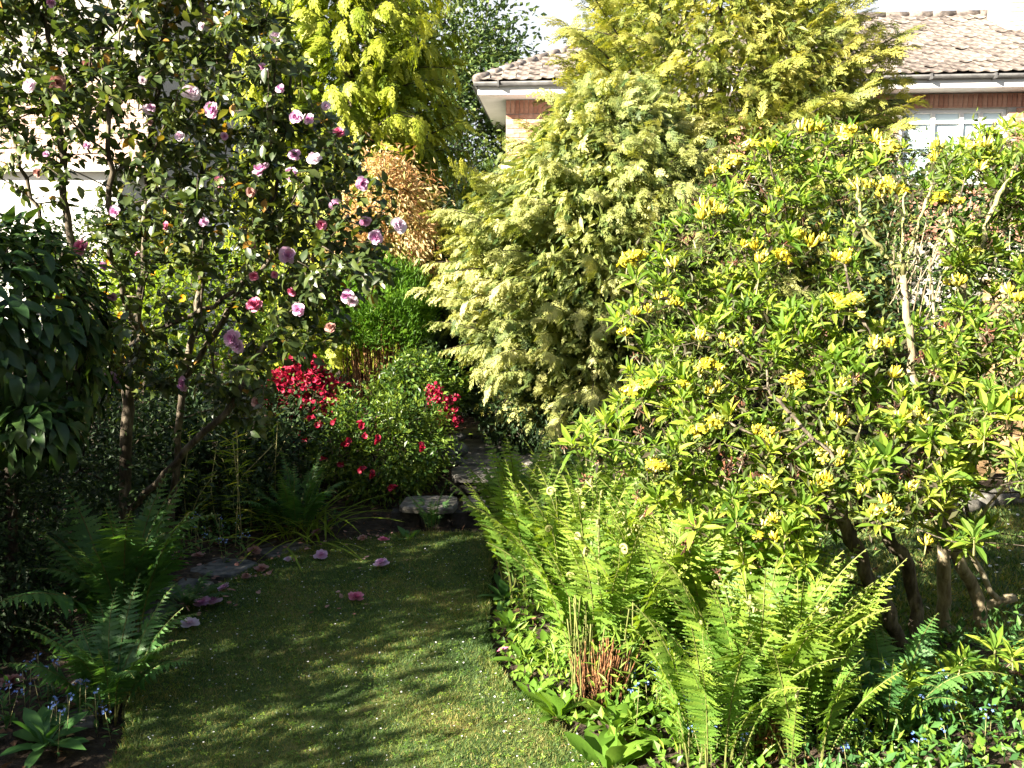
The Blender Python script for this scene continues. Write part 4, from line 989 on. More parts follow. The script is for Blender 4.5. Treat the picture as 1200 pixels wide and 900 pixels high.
yd = nrm(dr*.35+rng.normal(0, .75, pts.shape)+np.array([0, 0, -.15])); zu = nrm(np.array([-.35, -.3, .9])+rng.normal(0, .45, pts.shape)); A = frames(yd, zu, rng.uniform(.7, 1.2, len(pts)))
CL3 = [leaf_t(.056, .030, 3, .3, d_, petiole=.006) for d_ in (.15, .4)]
cme = [mesh('leaf', q, F['camellia'], True) for q in CL3]
inframe = (600+1000*pts[:, 0]/pts[:, 1] > 5)
order = np.argsort(pts[:, 1]+100*~inframe)
for i in order[:290]: inst('leaf', cme[i % 2], cam_root, A[i], pts[i])
t = T(); tt_ = rng.normal(.45, .22, len(pts))
for v in range(2): k = np.array([i for i in order[290:] if i % 2 == v]); t.stamp(CL3[v], A[k], pts[k], tint=np.clip(tt_[k], 0, 1))
part('foliage', t, F['camellia'], cam_root, kind='stuff')
fl_m = {}
for key in ('pink', 'deeppink', 'palepink', 'brownpink'): fl_m[key] = [mesh('flower', flower_t(s), F[key], True) for s in (1, 2)]
CAMF = [(int(a), int(b), c, d) for a, b, c, d in zip(np.random.default_rng(3).uniform(10, 400, 16), np.random.default_rng(4).uniform(5, 330, 16), ['brownpink', 'pink', 'deeppink', 'palepink']*4, np.random.default_rng(6).uniform(.35, .65, 16))]+[(223, 111, 'palepink', 1.15), (250, 129, 'pink', .95), (174, 130, 'palepink', .8), (62, 3, 'pink', .7), (67, 98, 'brownpink', 1), (37, 102, 'palepink', .9), (103, 75, 'brownpink', .6), (307, 201, 'pink', 1.15), (343, 204, 'pink', .9), (346, 183, 'pink', .8), (369, 188, 'palepink', .9), (347, 138, 'pink', .8), (362, 140, 'pink', .7), (262, 160, 'pink', .5), (258, 213, 'deeppink', .7), (376, 264, 'deeppink', .7), (336, 300, 'pink', 1.1), (135, 248, 'pink', .7), (97, 291, 'deeppink', 1), (323, 43, 'palepink', .7), (308, 80, 'pink', .6), (329, 105, 'pink', .6), (274, 397, 'pink', 1.15), (280, 405, 'pink', .9), (299, 358, 'deeppink', 1), (343, 341, 'deeppink', .6), (350, 363, 'pink', .8), (392, 240, 'pink', .8), (397, 156, 'deeppink', .7), (408, 348, 'pink', .9), (413, 352, 'palepink', .7), (466, 265, 'palepink', 1.0), (441, 278, 'pink', .9), (128, 446, 'pink', 1.1), (140, 449, 'pink', .9), (217, 450, 'pink', 1.0), (122, 311, 'pink', .55), (132, 347, 'pink', .6), (424, 215, 'pink', .8), (388, 385, 'brownpink', .7), (167, 94, 'palepink', .5), (295, 225, 'brownpink', .6), (428, 258, 'pink', .7), (303, 472, 'brownpink', .8)]
for i, (x, y, c, s) in enumerate(CAMF):
    p = P(x, y, 3.62+.25*rng.random() if y < 420 else 3.8); z = nrm(np.array([rng.normal(0, .4), -1, rng.normal(.2, .4)]))
    inst('flower', fl_m[c][i % 2], cam_root, frames(nrm(np.cross(z, rdir(1)[0]))[None], z[None], np.array([s*.85]))[0], p)

# ---------------------------------------------------------------- YELLOW AZALEA
az = thing('yellow_azalea', 'spreading azalea with yellow blossoms and bright leaf rosettes at the right', 'shrub', tuple(PG(1100, 770, 0)))
roots = [line([(1068, 790, 3.45), (1045, 730, 3.4), (1015, 665, 3.35), (985, 615, 3.3), (960, 570, 3.4)]),
         line([(1068, 790, 3.45), (1075, 700, 3.6), (1050, 640, 3.6), (1020, 600, 3.7), (960, 500, 3.8), (900, 420, 3.9), (860, 340, 4.0)]),
         line([(1105, 755, 3.75), (1105, 690, 3.75), (1103, 640, 3.7), (1095, 560, 3.6), (1075, 480, 3.55), (1066, 400, 3.5), (1058, 322, 3.5)]),
         line([(1155, 745, 3.8), (1140, 690, 3.8), (1118, 640, 3.75), (1110, 560, 3.8), (1122, 450, 3.85), (1128, 372, 3.8), (1130, 326, 3.8)]),
         line([(1190, 700, 3.8), (1165, 700, 3.8), (1130, 630, 3.75)]),
         line([(1058, 322, 3.5), (1030, 290, 3.5), (1000, 258, 3.48)]), line([(1058, 322, 3.5), (1072, 275, 3.52), (1086, 235, 3.55), (1090, 200, 3.6)]), line([(1055, 322, 3.5), (1058, 270, 3.5), (1062, 225, 3.5)]),
         line([(1022, 280, 3.5), (1010, 250, 3.5), (1004, 215, 3.5)]),
         line([(1130, 326, 3.8), (1120, 290, 3.8), (1105, 250, 3.85)]), line([(1130, 326, 3.8), (1150, 290, 3.8), (1170, 230, 3.85), (1190, 190, 3.9)]),
         line([(1110, 640, 3.75), (1096, 500, 4.0), (1095, 388, 3.9), (1090, 300, 3.9)]),
         line([(985, 615, 3.3), (1000, 570, 3.1), (940, 500, 3.1), (900, 455, 3.4)]),
         line([(1130, 630, 3.75), (1180, 560, 3.4), (1215, 480, 3.4)])]
poly = [(655, 530), (700, 490), (745, 455), (720, 400), (735, 330), (780, 270), (835, 200), (900, 160), (985, 148), (1060, 175), (1110, 185), (1150, 150), (1270, 130), (1270, 640), (1120, 650), (1050, 610), (985, 640), (900, 700), (850, 660), (800, 625), (740, 560)]
n = 11000; px = rng.uniform(650, 1270, n); py = rng.uniform(130, 860, n); k = inpoly(px, py, poly)
k &= rng.random(n) < np.clip(.55+.75*np.sin(px*.043+1.2*np.sin(py*.03))*np.sin(py*.055+px*.012), .12, 1)
k |= (px > 1060) & (py > 765) & (rng.random(n) < .30)
k &= ~((px > 960) & (py > 590) & (py < 760) & (rng.random(n) < .6))
k &= ~((px > 1000) & (px < 1110) & (py > 235) & (py < 385) & (rng.random(n) < .97))
k &= ~((px > 1140) & (py > 330) & (py < 420) & (rng.random(n) < .3)) & ~((px > 1150) & (py > 430) & (py < 640) & (rng.random(n) < .5))
k &= ~((px < 760) & (py < 440) & (rng.random(n) < .75)) & ~((px < 830) & (py < 330) & (rng.random(n) < .5))
px, py = px[k], py[k]; Yq = np.interp(py, [130, 300, 450, 600, 700], [4.25, 3.85, 3.4, 3.0, 2.9])+rng.random(len(px))**1.3*.95-.08
m = 1500; px, py, Yq = px[:m], py[:m], Yq[:m]; targ = np.array([P(a, b, c) for a, b, c in zip(px, py, Yq)])
AZFL = [(1060, 105 + 115, 0, 1.3)]
FL = [(850, 200, 'o'), (862, 192, 'o'), (895, 176, 'o'), (900, 178, 'o'), (948, 157, 'b'), (960, 155, 'b'), (986, 160, 'o'), (1025, 167, 'b'), (1033, 172, 'o'), (1100, 178, 'b'), (1097, 183, 'b'), (1155, 174, 'b'), (1150, 172, 'o'), (1037, 225, 'o'), (1045, 222, 'b'), (1052, 230, 'o'), (1033, 232, 'b'), (1100, 237, 'o'), (1108, 240, 'o'), (1148, 200, 'b'), (1005, 222, 'b'), (912, 230, 'b'), (835, 245, 'b'), (898, 250, 'b'), (833, 255, 'b'), (740, 307, 'o'), (748, 306, 'o'), (790, 315, 'b'), (780, 350, 'b'), (772, 352, 'b'), (745, 370, 'b'), (733, 394, 'o'), (830, 430, 'o'), (836, 432, 'b'), (748, 461, 'o'), (802, 456, 'o'), (840, 457, 'b'), (818, 442, 'b'), (925, 450, 'o'), (933, 452, 'o'), (895, 300, 'b'), (915, 305, 'o'), (990, 310, 'b'), (980, 355, 'o'), (985, 360, 'o'), (1008, 372, 'o'), (1025, 410, 'b'), (1045, 408, 'b'), (988, 495, 'b'), (1075, 487, 'b'), (1070, 489, 'b'), (900, 568, 'o'), (895, 566, 'b'), (885, 510, 'b'), (895, 515, 'b'), (968, 535, 'o'), (985, 538, 'b'), (968, 565, 'b'), (972, 570, 'b'), (1010, 578, 'b'), (1037, 597, 'b'), (1035, 600, 'b'), (1043, 600, 'b'), (1103, 535, 'b'), (1072, 570, 'b'), (889, 630, 'o'), (907, 612, 'b'), (908, 633, 'b'), (830, 505, 'o'), (822, 508, 'o'), (775, 550, 'o'), (770, 548, 'o'), (765, 545, 'b'), (1085, 640, 'b'), (1000, 450, 'b'), (1046, 443, 'b'), (860, 405, 'b'), (820, 400, 'b'), (950, 290, 'b'), (870, 290, 'b'), (1120, 335, 'b'), (1143, 300, 'o'), (1182, 345, 'b'), (1188, 472, 'b')]
FL += [(a+dx, b+dy, c) for (a, b, c) in FL[::2] for dx, dy in ((rng.uniform(-16, 16), rng.uniform(-8, 10)), (rng.uniform(-16, 16), rng.uniform(-9, 9)))]
fpts = np.array([P(a, b, float(np.interp(b, [130, 300, 450, 600, 700], [4.2, 3.78, 3.32, 2.92, 2.85]))) for a, b, _ in FL])
N, par, cnt, chs, tdir = colonize(roots, np.vstack([targ, fpts]), -.05, .2, jit=.016)
for i in range(len(roots)):
    t = T(); ch_ = chs[i]; rad = np.minimum(.032, .0026*cnt[ch_]**.40); mn = {0: .034, 1: .025, 2: .027, 3: .032, 4: .02, 12: .006, 13: .008, 5: .012, 6: .011, 7: .008}.get(i, .009); rad = np.maximum(np.minimum(rad, mn*1.15), np.linspace(mn, mn*.5, len(ch_)))
    tube(t, N[ch_], rad, 8); part('stem', t, M['stem'] if i in (5, 6, 7, 8, 9, 10) else M['bark' if i < 2 or i == 12 else 'palebark'], az)
part('twigs', wood(chs, N, cnt, .0017, .33, skip=len(roots)), M['bark'], az, kind='stuff')
ROS = [rosette_t(10, .092, .021, 5, 70, s) for s in range(3)]+[rosette_t(8, .09, .023, 35, 80, 10+s) for s in range(2)]
rme = [mesh('leaf_rosette', q, [F['azleaf'], M['stem']], False) for q in ROS]
zu = nrm(np.array([-.22, -.5, 1.])+rng.normal(0, .3, targ.shape)); A = frames(np.cross(zu, rdir(len(targ))), zu, rng.uniform(.5, 1.25, len(targ)))
order = np.argsort(targ[:, 1]); 
for i in order[:290]: inst('leaf_rosette', rme[i % 5], az, A[i], targ[i])
t = T()
for v in range(5): k = np.array([i for i in order[290:] if i % 5 == v]); t.stamp(ROS[v], A[k], targ[k])
part('leaf_rosettes', t, [F['azleaf'], M['stem']], az, smooth=False, kind='stuff')
bme = [mesh('flower_cluster', budcluster_t(s, 10, False), [F['azbud'], M['stem']], True) for s in range(3)]
ome = [mesh('flower_cluster', budcluster_t(s, 11, True), [F['azbud'], M['stem']], True) for s in range(3, 6)]
for i, (p, f_) in enumerate(zip(fpts, FL)):
    z = nrm(np.array([rng.normal(-.1, .25), -.25+rng.normal(0, .2), 1])); s = p[1]/3.4*rng.uniform(.55, .98)
    inst('flower_cluster', (bme if f_[2] == 'b' else ome)[i % 3], az, frames(np.cross(z, rdir(1)[0])[None], z[None], np.array([s*1.0]))[0], p)
# small leaves filling the interior and brown seed heads
n = 22000; pi_ = rng.integers(0, len(N), n); q = N[pi_]; k = q[:, 2] > .75; q = q[k]+rng.normal(0, .045, (k.sum(), 3))
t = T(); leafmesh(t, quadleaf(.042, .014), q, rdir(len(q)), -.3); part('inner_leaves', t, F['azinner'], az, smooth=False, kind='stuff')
SD = [seedhead_t(s) for s in range(3)]; sdm = [mesh('seed_head', s, [F['seed'], M['palebark']], False) for s in SD]
hp = [(832, 521), (857, 545), (870, 540), (915, 537), (885, 563), (790, 462), (780, 458), (1000, 455), (1055, 460), (1095, 440), (985, 420), (905, 410), (880, 430), (1100, 385), (1125, 365), (850, 560), (935, 540), (1030, 480), (1160, 470), (1140, 500), (940, 395), (830, 475), (870, 480), (1180, 485), (1150, 450), (1080, 420), (965, 420), (930, 560), (990, 470), (1040, 505), (960, 605), (815, 620)]
for i, (x, y) in enumerate(hp):
    for k in range(2):
        xx, yy = x+rng.normal(0, 7)*(k > 0), y+rng.normal(0, 6)*(k > 0); p = P(xx, yy, float(np.interp(yy, [130, 300, 450, 600, 700], [4.25, 3.85, 3.40, 2.98, 2.9])))
        z = nrm(np.array([rng.normal(0, .3), -.2, 1])); inst('seed_head', sdm[i % 3], az, frames(np.cross(z, rdir(1)[0])[None], z[None], np.array([1.15]))[0], p)
NS = 330; k = rng.integers(0, len(targ), NS); q = targ[k]+rng.normal(0, .06, (NS, 3))+[0, .06, -.05]
t = T(); z = nrm(np.array([0, 0, 1.])+rng.normal(0, .4, (NS, 3))); t.stamp(SD[0], frames(np.cross(z, rdir(NS)), z, rng.uniform(.8, 1.5, NS)), q); part('old_seed_heads', t, [F['seed'], M['palebark']], az, smooth=False, kind='stuff')

# ================================================================ FERNS
FR = [frond_t(s, .80, a, w_, 24, lean=l, lobes=6) for s, (a, l, w_) in enumerate([(.35, .05, .085), (.55, .12, .10), (.75, .2, .11), (.9, .35, .12), (.4, .2, .09), (1.05, .45, .115)])] + [frond_t(50+s, .76, a, w_, 21+s % 3*3, lean=l, lobes=5) for s, (a, l, w_) in enumerate([(.55, .0, .095), (.3, .18, .085), (1.0, .15, .10), (.7, .45, .13), (.65, .1, .075), (.8, .6, .11)])]
FRF = [frond_t(30+s, .62, .2, .085, 19, True, lean=.05+.08*s, lobes=5) for s in range(3)]
def frmeshes(key): return [mesh('frond', f, [F[key], M['fernstem'], F['crozier']], False) for f in FR], [mesh('frond', f, [F[key], M['fernstem'], F['crozier']], False) for f in FRF]
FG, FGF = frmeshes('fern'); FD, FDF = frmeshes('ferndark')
def fern(label, x, y, n, s, dark=False, kinds=(0, 1, 2, 3), nf=0, spread=.05, a0=0, a1=2*PI, group=None, tilt=0.0):
    z = float(gz(x, y)); root = thing('fern', label, 'fern', (x, y, z), group)
    n = int(n*1.45)
    ms, mf = (FD, FDF) if dark else (FG, FGF)
    for i in range(n+nf):
        a = a0+(a1-a0)*((i*.618) % 1)+rng.normal(0, .12); ca, sa = math.cos(a), math.sin(a)
        f = ms[kinds[int(rng.integers(len(kinds)))]+6*int(rng.integers(2))] if i < n else mf[i % 3]
        yd = np.array([ca, sa, 0.]); tl = tilt+rng.normal(0, .06); up = np.array([ca*tl+rng.normal(0, .07), sa*tl+rng.normal(0, .07), 1.])
        A = frames(np.cross(up, np.cross(yd, up))[None], up[None], np.array([s*rng.uniform(.78, 1.12)]))[0]
        rr = spread*math.sqrt(rng.random()); inst('frond', f, root, A, (x+ca*rr, y+sa*rr, z))
    return root
# right mass, back to front
U = (0, 4, 1, 0)
fern('tall green fern at the back left of the fern bank, closest to the steps', .05, 4.75, 20, .98, nf=1, kinds=U, spread=.14)
fern('green fern arching over the steps corner behind the fern bank', .30, 5.15, 13, .98, kinds=(1, 2, 3), spread=.08)
fern('fern in the back middle of the bank, below the pale cypress', .55, 4.75, 18, 1.0, nf=1, kinds=(0, 1, 2), spread=.14)
fern('fern with two paler broad fronds rising below the azalea leaves', .82, 4.35, 13, 1.0, kinds=(1, 2, 3), spread=.1)
fern('half shaded fern at the lawn edge of the fern bank', .10, 4.20, 20, .92, nf=2, kinds=U, spread=.15)
fern('fern in the middle of the bank behind the one with most croziers', .48, 4.25, 18, .98, nf=2, kinds=U, spread=.15)
fern('sunlit fern with many curled croziers in the centre of the bank', .36, 3.78, 18, .98, nf=9, kinds=U, spread=.15)
fern('sunlit fern right of the crozier fern, touching the azalea', .72, 3.82, 16, .98, nf=4, kinds=U, spread=.14)
fern('bright fern above the clump of brown stalks', .36, 3.22, 16, .95, nf=6, kinds=U, spread=.13)
fern('bright yellow green fern right of the brown stalks', .66, 3.34, 18, .98, nf=6, kinds=U, spread=.15)
fern('bright fern between the brown stalks and the azalea trunks', .86, 3.40, 15, .92, nf=4, kinds=U, spread=.14)
fern('tall sunlit fern in the right foreground', .84, 2.85, 19, .90, nf=5, kinds=U, spread=.15)
fern('foreground fern left of the azalea trunks, touched by shade', 1.04, 2.98, 14, .85, nf=3, kinds=(0, 1, 4), spread=.12)
fern('fern at the front edge of the right bed above the blue flowers', .66, 2.66, 11, .72, nf=1, kinds=U, spread=.1)
fern('rightmost bright fern in the foreground', .95, 2.66, 10, .70, nf=1, kinds=U, spread=.1)
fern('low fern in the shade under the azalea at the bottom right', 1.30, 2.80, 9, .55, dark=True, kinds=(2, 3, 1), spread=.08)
fern('small fern frond clump right of the brown stalks', .62, 3.02, 5, .42, kinds=(2, 3), spread=.04)
# left ferns
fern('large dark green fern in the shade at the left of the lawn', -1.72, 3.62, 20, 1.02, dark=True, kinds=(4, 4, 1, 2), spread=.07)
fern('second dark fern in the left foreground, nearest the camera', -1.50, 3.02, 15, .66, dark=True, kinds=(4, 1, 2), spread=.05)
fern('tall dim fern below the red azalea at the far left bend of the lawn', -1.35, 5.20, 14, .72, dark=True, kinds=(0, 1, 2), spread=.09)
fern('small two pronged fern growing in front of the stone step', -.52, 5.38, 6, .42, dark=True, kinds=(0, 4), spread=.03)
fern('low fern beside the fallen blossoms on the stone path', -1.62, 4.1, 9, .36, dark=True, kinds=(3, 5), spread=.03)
# brown stalk clumps at the fern bases
def stalks(label, x, y, n, h, s):
    root = thing('old_fern_stalks', label, 'plant stalks', (x, y, 0), 'brown old fern stalks'); t = T()
    for i in range(n):
        a = rng.uniform(0, 6.28); r0_ = s*math.sqrt(rng.random()); b = np.array([x+math.cos(a)*r0_*.7, y+math.sin(a)*r0_*.6, float(gz(x, y))-.01]); hh = h*rng.uniform(.2, 1.15)
        e = b+[math.cos(a)*r0_*.35+rng.normal(0, .028)*hh/h, math.sin(a)*r0_*.4+rng.normal(0, .02), hh]
        tube(t, [b, (b+e)/2+rng.normal(0, .009, 3), e], [.0036, .003, .0018], 4, 0, rng.random())
        if i % 3 == 0:
            for k in range(8): p = b+(e-b)*rng.uniform(.0, .7); q = p+rng.normal(0, .03, 3)-[0, 0, .01]; tube(t, [p, q], .0009, 3, 0, rng.random())
    part('stalks', t, M['deadstalk'], root, kind='stuff'); t = T()
    for i in range(n//4):
        a = rng.uniform(0, 6.28); r0_ = s*1.1*math.sqrt(rng.random()); b = np.array([x+math.cos(a)*r0_, y+math.sin(a)*r0_*.7, float(gz(x, y))-.01]); e = b+[rng.normal(0, .03), rng.normal(0, .02), h*rng.uniform(1.2, 1.7)]
        tube(t, smoothline([b, (b+e)/2+rng.normal(0, .01, 3), e], 3), .0028, 4, 0, rng.random())
    part('green_stems', t, M['fernstem'], root, kind='stuff')
stalks('large clump of orange brown old fern stalks above the broad leaves', .33, 3.08, 150, .27, .10)
stalks('smaller clump of rusty brown old fern stalks right of the large clump', .62, 3.34, 70, .36, .09)
stalks('thin brown old fern stalks at the foot of the front fern', .86, 2.72, 30, .2, .07)

# ================================================================ LOW PLANTS
BL = [leaf_t(.13, .058, 5, .22, d_, prof=lambda u: (math.sin(math.pi*u**1.15)**.75)*(.35+.65*u) if 0 < u < 1 else (.12 if u == 0 else 0.), wav=.05) for d_ in (.2, .45, .7)]
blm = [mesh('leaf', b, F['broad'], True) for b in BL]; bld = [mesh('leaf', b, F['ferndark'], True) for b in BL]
def broad(label, x, y, n, s, dark=False, name='foxglove'):
    s *= 1.2; n = int(n*1.2)
    z = float(gz(x, y)); root = thing(name, label, 'plant', (x, y, z))
    for i in range(n):
        a = i*2.4+rng.normal(0, .2); e = R(20+60*i/n+rng.normal(0, 6))
        d = np.array([math.cos(a)*math.cos(e), math.sin(a)*math.cos(e), math.sin(e)])
        inst('leaf', (bld if dark else blm)[i % 3], root, frames(d[None], np.array([[-d[0]*.3, -d[1]*.3, 1.]])+rng.normal(0, .1, (1, 3)), np.array([s*rng.uniform(.7, 1.15)]))[0], (x+d[0]*.01, y+d[1]*.01, z+.01))
for lb, px, py, n, s, dk in [
    ('bright leafy foxglove rosette beside the curved lawn edge', 655, 838, 16, .95, False),
    ('broad leaved foxglove rosette in front of the brown stalks', 722, 858, 16, 1.0, False),
    ('big smooth leaved rosette at the bottom of the right bed', 712, 898, 12, 1.15, False),
    ('lime leafy rosette directly above the lawn edge, furthest left of the bright ones', 625, 815, 12, .7, False),
    ('mid green rosette at the lawn edge near the red fallen leaf', 612, 775, 12, .75, False),
    ('shaded rosette at the lawn edge below the half shaded fern', 600, 735, 14, .85, False),
    ('dark green rosette where the fern bank meets the lawn', 592, 700, 14, .9, True),
    ('leafy rosette squeezed between fern bank and foxgloves', 640, 770, 12, .8, False),
    ('low leafy plant among the blue flowers at the bottom right', 800, 880, 14, .8, False),
    ('dark leafy plant at the bottom right corner', 1060, 880, 14, .8, True),
    ('dark leafy plant at the bottom left corner', 55, 880, 14, .95, True),
    ('dark broad leaved plant by the path in the left foreground', 95, 830, 12, .8, True)]:
    p = PG(px, py, 0); broad(lb, float(p[0]), float(p[1]), n, s, dk)
p = PG(478, 632, 0); broad('small green plant with broad leaves in front of the stone step', float(p[0]), float(p[1])+.04, 13, .75, True, 'hosta')
# ground cover of mixed small leaves on the beds
def cover(n, x0, x1, y0, y1, ok, L, W, fol, hmax, name='ground_cover'):
    x = rng.uniform(x0, x1, n); y = rng.uniform(y0, y1, n); k = ok(x, y); x = x[k]; y = y[k]; n = len(x)
    cl_ = (np.sin(x*7.3+1)*np.sin(y*6.1)+np.sin(x*13+y*11))*.25+.5; k = rng.random(n) < np.clip(cl_*1.6, .15, 1); x = x[k]; y = y[k]; n = len(x)
    z = gz(x, y)+hmax*rng.random(n)**.8*np.clip(.4+np.sin(x*5)*np.cos(y*4.4)*.6, .25, 1)
    t = T(); leafmesh(t, quadleaf(L, W), np.stack([x, y, z], 1), np.tile([0, 0, .6], (n, 1)), .2)
    part(name, t, fol, None, smooth=False, kind='stuff')
cover(11000, -.2, 1.9, 2.2, 5.2, lambda x, y: (x > lerp(LAWN_R, y)+.035), .036, .024, F['broad'], .14)
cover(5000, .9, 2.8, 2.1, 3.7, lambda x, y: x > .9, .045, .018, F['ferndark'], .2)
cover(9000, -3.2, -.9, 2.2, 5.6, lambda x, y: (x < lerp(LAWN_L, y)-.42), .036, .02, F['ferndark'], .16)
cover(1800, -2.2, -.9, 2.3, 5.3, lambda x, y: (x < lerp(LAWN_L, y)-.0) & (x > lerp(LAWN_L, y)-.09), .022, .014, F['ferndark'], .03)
cover(9000, -4, 3, 5.75, 9, lambda x, y: (x < -.62) | (x > .42), .06, .02, F['darkgreen'], .3)
# forget-me-nots
FM = T()
for k in range(5):
    a = k*1.2566; FM.add([(0, 0, 0), (.003*math.cos(a-.5), .003*math.sin(a-.5), .0005), (.0055*math.cos(a), .0055*math.sin(a), .0005), (.003*math.cos(a+.5), .003*math.sin(a+.5), .0005)], [(0, 1, 2, 3)], 0, .5)
def fmn(label, cx, cy, sx, sy, nst, dark=False):
    z = float(gz(cx, cy)); root = thing('forget_me_not', label, 'flowers', (cx, cy, z)); t = T(); l = T(); s = T()
    for i in range(nst):
        x = cx+rng.uniform(-sx, sx); y = cy+rng.uniform(-sy, sy); z0 = float(gz(x, y)); h = rng.uniform(.09, .2); e = np.array([x+rng.normal(0, .02), y+rng.normal(0, .02), z0+h])
        tube(s, [(x, y, z0), e], .0012, 3)
        m = int(rng.integers(3, 9)); q = e+rng.normal(0, .010, (m, 3)); t.stamp(FM, frames(rdir(m), nrm(np.array([0, -.6, 1.])+rng.normal(0, .3, (m, 3))), rng.uniform(.8, 1.15, m)), q, tint=rng.random(m))
        m = 7; a = rng.uniform(0, 6.28, m); l.stamp(quadleaf(.045, .014), frames(np.stack([np.cos(a), np.sin(a), rng.uniform(.1, .9, m)], 1), np.tile([0, 0, 1.], (m, 1)), rng.uniform(.6, 1.3, m)), np.stack([np.full(m, x), np.full(m, y), z0+rng.random(m)*h*.7], 1), tint=rng.random(m))
    part('flowers', t, F['blue'], root, smooth=False, kind='stuff'); part('leaves', l, F['ferndark'] if dark else F['broad'], root, smooth=False, kind='stuff'); part('stems', s, M['stem'], root, kind='stuff')
p = PG(790, 830, 0); fmn('blue forget me nots between the brown stalks and the front fern', p[0], p[1], .2, .22, 34)
p = PG(1000, 875, 0); fmn('blue forget me nots in shade at the bottom right', p[0]+.1, p[1], .35, .2, 30, True)
p = PG(70, 850, 0); fmn('blue forget me nots in the bottom left corner', p[0], p[1], .22, .22, 34, True)
p = PG(270, 655, 0); fmn('a few pale forget me nots by the stone path at the far left bend', p[0]-.1, p[1]+.05, .25, .2, 16, True)
p = PG(850, 895, 0); fmn('blue forget me nots at the foot of the right foreground fern', p[0], p[1], .14, .1, 18)

# ================================================================ FALLEN BLOSSOMS
flatm = {k: [mesh('fallen_flower', flower_t(s, .085, True), F[k], True) for s in (11, 12)] for k in ('pink', 'deeppink', 'palepink', 'brownpink')}
FALL = [(447, 661, 'pink', 1.05, 'pink camellia blossom lying alone near the far end of the lawn'), (417, 702, 'deeppink', .95, 'deep pink camellia blossom lying in the middle of the lawn'),
        (222, 733, 'palepink', 1.0, 'pale pink blossom on the lawn edge, nearest the left ferns'), (236, 708, 'pink', 1.0, 'left half of the pair of pink blossoms by the lawn edge'), (250, 706, 'pink', 1.0, 'right half of the pair of pink blossoms by the lawn edge'),
        (263, 690, 'pink', .75, 'small pink blossom just behind the pair by the lawn edge'), (377, 652, 'pink', 1.0, 'pink camellia blossom at the top left bend of the lawn'), (449, 634, 'deeppink', .8, 'pink blossom beside the small hosta at the step'),
        (232, 656, 'brownpink', .8, 'withered pink blossom on the stone path'), (209, 660, 'brownpink', .9, 'faded blossom beside the large left fern on the path'), (298, 650, 'brownpink', .9, 'faded pink blossom under the far left fern'),
        (307, 668, 'brownpink', .9, 'brown withered blossom on the left lawn edge'), (337, 656, 'palepink', .5, 'tiny pale petal tuft on the left lawn edge'), (372, 629, 'brownpink', .9, 'brownish blossom under the dim fern at the bend'), (288, 676, 'brownpink', .6, 'small brown withered blossom between path and lawn'),
        (425, 632, 'brownpink', .7, 'small withered blossom left of the hosta'), (15, 805, 'brownpink', 1.0, 'withered pink blossom on the path at the left edge'), (175, 748, 'brownpink', .6, 'brown blossom tucked under the nearest left fern')]
for i, (px, py, c, s, lb) in enumerate(FALL):
    p = PG(px, py, .02); z = nrm(np.array([rng.normal(0, .15), rng.normal(0, .15)-.15, 1])); onl = bool(on_lawn(np.array([p[0]]), np.array([p[1]]))[0]); zz = .022 if onl else float(max(gz(p[0], p[1]), .02))+.02
    o = inst('fallen_flower', flatm[c][i % 2], None, frames(np.cross(z, rdir(1)[0])[None], z[None], np.array([s*.95]))[0], (p[0], p[1], zz)); o['label'] = lb; o['category'] = 'fallen flower'; o['group'] = 'camellia blossoms fallen by the lawn'
t = T(); n = 130; src = np.array([PG(a, b, 0)[:2] for a, b, *_ in FALL])[rng.integers(0, len(FALL), n)]+rng.normal(0, .11, (n, 2))
t.stamp(petal_t(.028, .024, .35, .2), frames(np.c_[rng.normal(size=(n, 2)), rng.normal(0, .1, n)], np.array([0, 0, 1.])+rng.normal(0, .25, (n, 3)), rng.uniform(.5, 1.1, n)), np.c_[src, np.full(n, .022)], tint=rng.random(n))
part('loose_petals', t, F['brownpink'], None, smooth=False, kind='stuff')
def dead_leaf(px, py, fol, lb, s=1.0):
    p = PG(px, py, .02); t = T(); t.stamp(leaf_t(.055, .028, 3, .5, -.2), frames(np.array([[1, .3, .05]]), np.array([[0, 0, 1.]]), np.array([s])), np.array([[p[0], p[1], .022]])); o = part('fallen_leaf', t, fol, None); o['label'] = lb; o['category'] = 'fallen leaf'
dead_leaf(199, 777, F['litter'], 'brown curled fallen leaf on the shaded left of the lawn')
dead_leaf(582, 764, F['deeppink'], 'reddish fallen leaf at the right lawn edge', 1.0)
dead_leaf(360, 720, F['litter'], 'small tan fallen leaf in the middle of the shaded lawn', .6)

# dark low filler in front of the laurel stem
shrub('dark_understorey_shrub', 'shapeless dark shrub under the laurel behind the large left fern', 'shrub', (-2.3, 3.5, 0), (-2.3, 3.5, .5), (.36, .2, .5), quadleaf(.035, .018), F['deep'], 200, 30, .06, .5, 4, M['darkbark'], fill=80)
cover(7000, -.15, 1.35, 2.6, 5.2, lambda x, y: (x > lerp(LAWN_R, y)+.10), .05, .012, F['fern'], .42, 'fern_undergrowth')
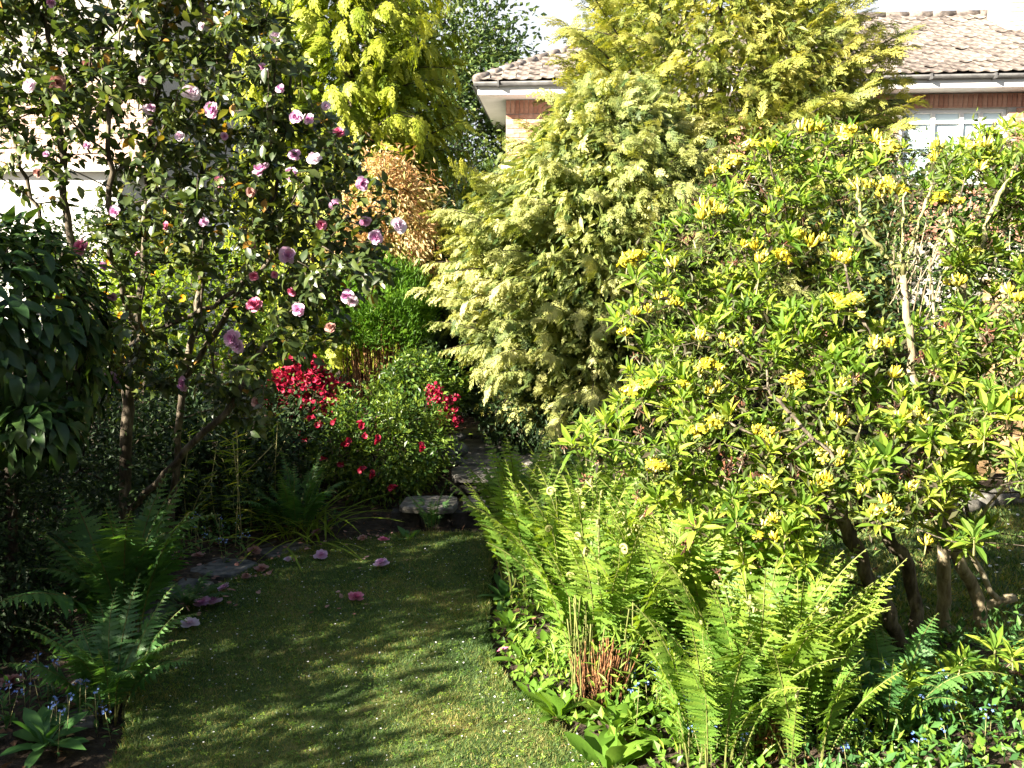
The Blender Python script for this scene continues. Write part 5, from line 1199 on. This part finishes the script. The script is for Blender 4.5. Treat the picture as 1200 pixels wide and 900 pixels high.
# ================================================================ UNSEEN GREENERY (added to cast shade over the left of the garden)
def shade(name, label, c, r, n=220, nper=26, base=None):
    shrub(name, label, 'shrub', (c[0], c[1], 0), c, r, quadleaf(.08, .045), F['darkgreen'], n, nper, .12, .3, 3, fill=120)
shade('shade_caster_shrub', 'tall unseen evergreen shrub added to shade the left of the garden, nearest', (-3.9, 2.1, 1.4), (.75, .8, 1.45), 260)
shade('shade_caster_shrub', 'tall unseen evergreen shrub added to shade the left of the garden, behind the first', (-4.3, 3.4, 1.3), (.7, .8, 1.15), 240)
shade('shade_caster_shrub', 'unseen evergreen shrub added left of the camellia to cast shade', (-4.5, 4.8, 1.3), (.75, .85, 1.2), 210)
shade('shade_caster_shrub', 'low unseen evergreen shrub added beside the camera to shade the lawn', (-3.5, .95, .80), (.6, .68, .86), 160)

# unseen house behind camera and trees at right, added to block sky light
oh = thing('sky_blocker_house', 'unseen brick house added behind the camera to block sky light', 'house', (2, -6, 0))
t = T(); box(t, (-3.6, -8, -.1), (9, -3.2, 5.6)); part('wall', t, M['brick'], oh, smooth=False)
t = T(); t.add([(-4, -8.4, 5.6), (9.4, -8.4, 5.6), (9.4, -2.8, 5.6), (-4, -2.8, 5.6), (-1.2, -5.6, 7.4), (6.6, -5.6, 7.4)], [(0, 1, 5, 4), (1, 2, 5), (2, 3, 4, 5), (3, 0, 4), (0, 3, 2, 1)]); part('roof', t, M['tile'], oh, smooth=False)
for x in (-2.2, .6, 3.4, 6.2):
    for z in (.9, 3.5):
        t = T(); box(t, (x, -3.21, z), (x+1.3, -3.14, z+1.2)); wn_ = part('window', t, M['white'], oh, smooth=False)
        for k in (0, 1): t = T(); box(t, (x+.08+k*.6, -3.142, z+.08), (x+.62+k*.6, -3.132, z+1.12)); part('pane', t, M['glass'], wn_, smooth=False)
tree('sky_blocker_tree', 'unseen leafy tree added at the right to block sky light, nearest', (6.2, 1.0, 0), (6.2, 1.0, 3.4), (1.8, 2.2, 2.6), quadleaf(.12, .07), F['darkgreen'], 260, 26, .22)
tree('sky_blocker_tree', 'unseen leafy tree added at the right to block sky light, farther away', (7.4, 4.6, 0), (7.4, 4.6, 3.2), (1.6, 2.0, 2.6), quadleaf(.12, .07), F['darkgreen'], 260, 26, .22)
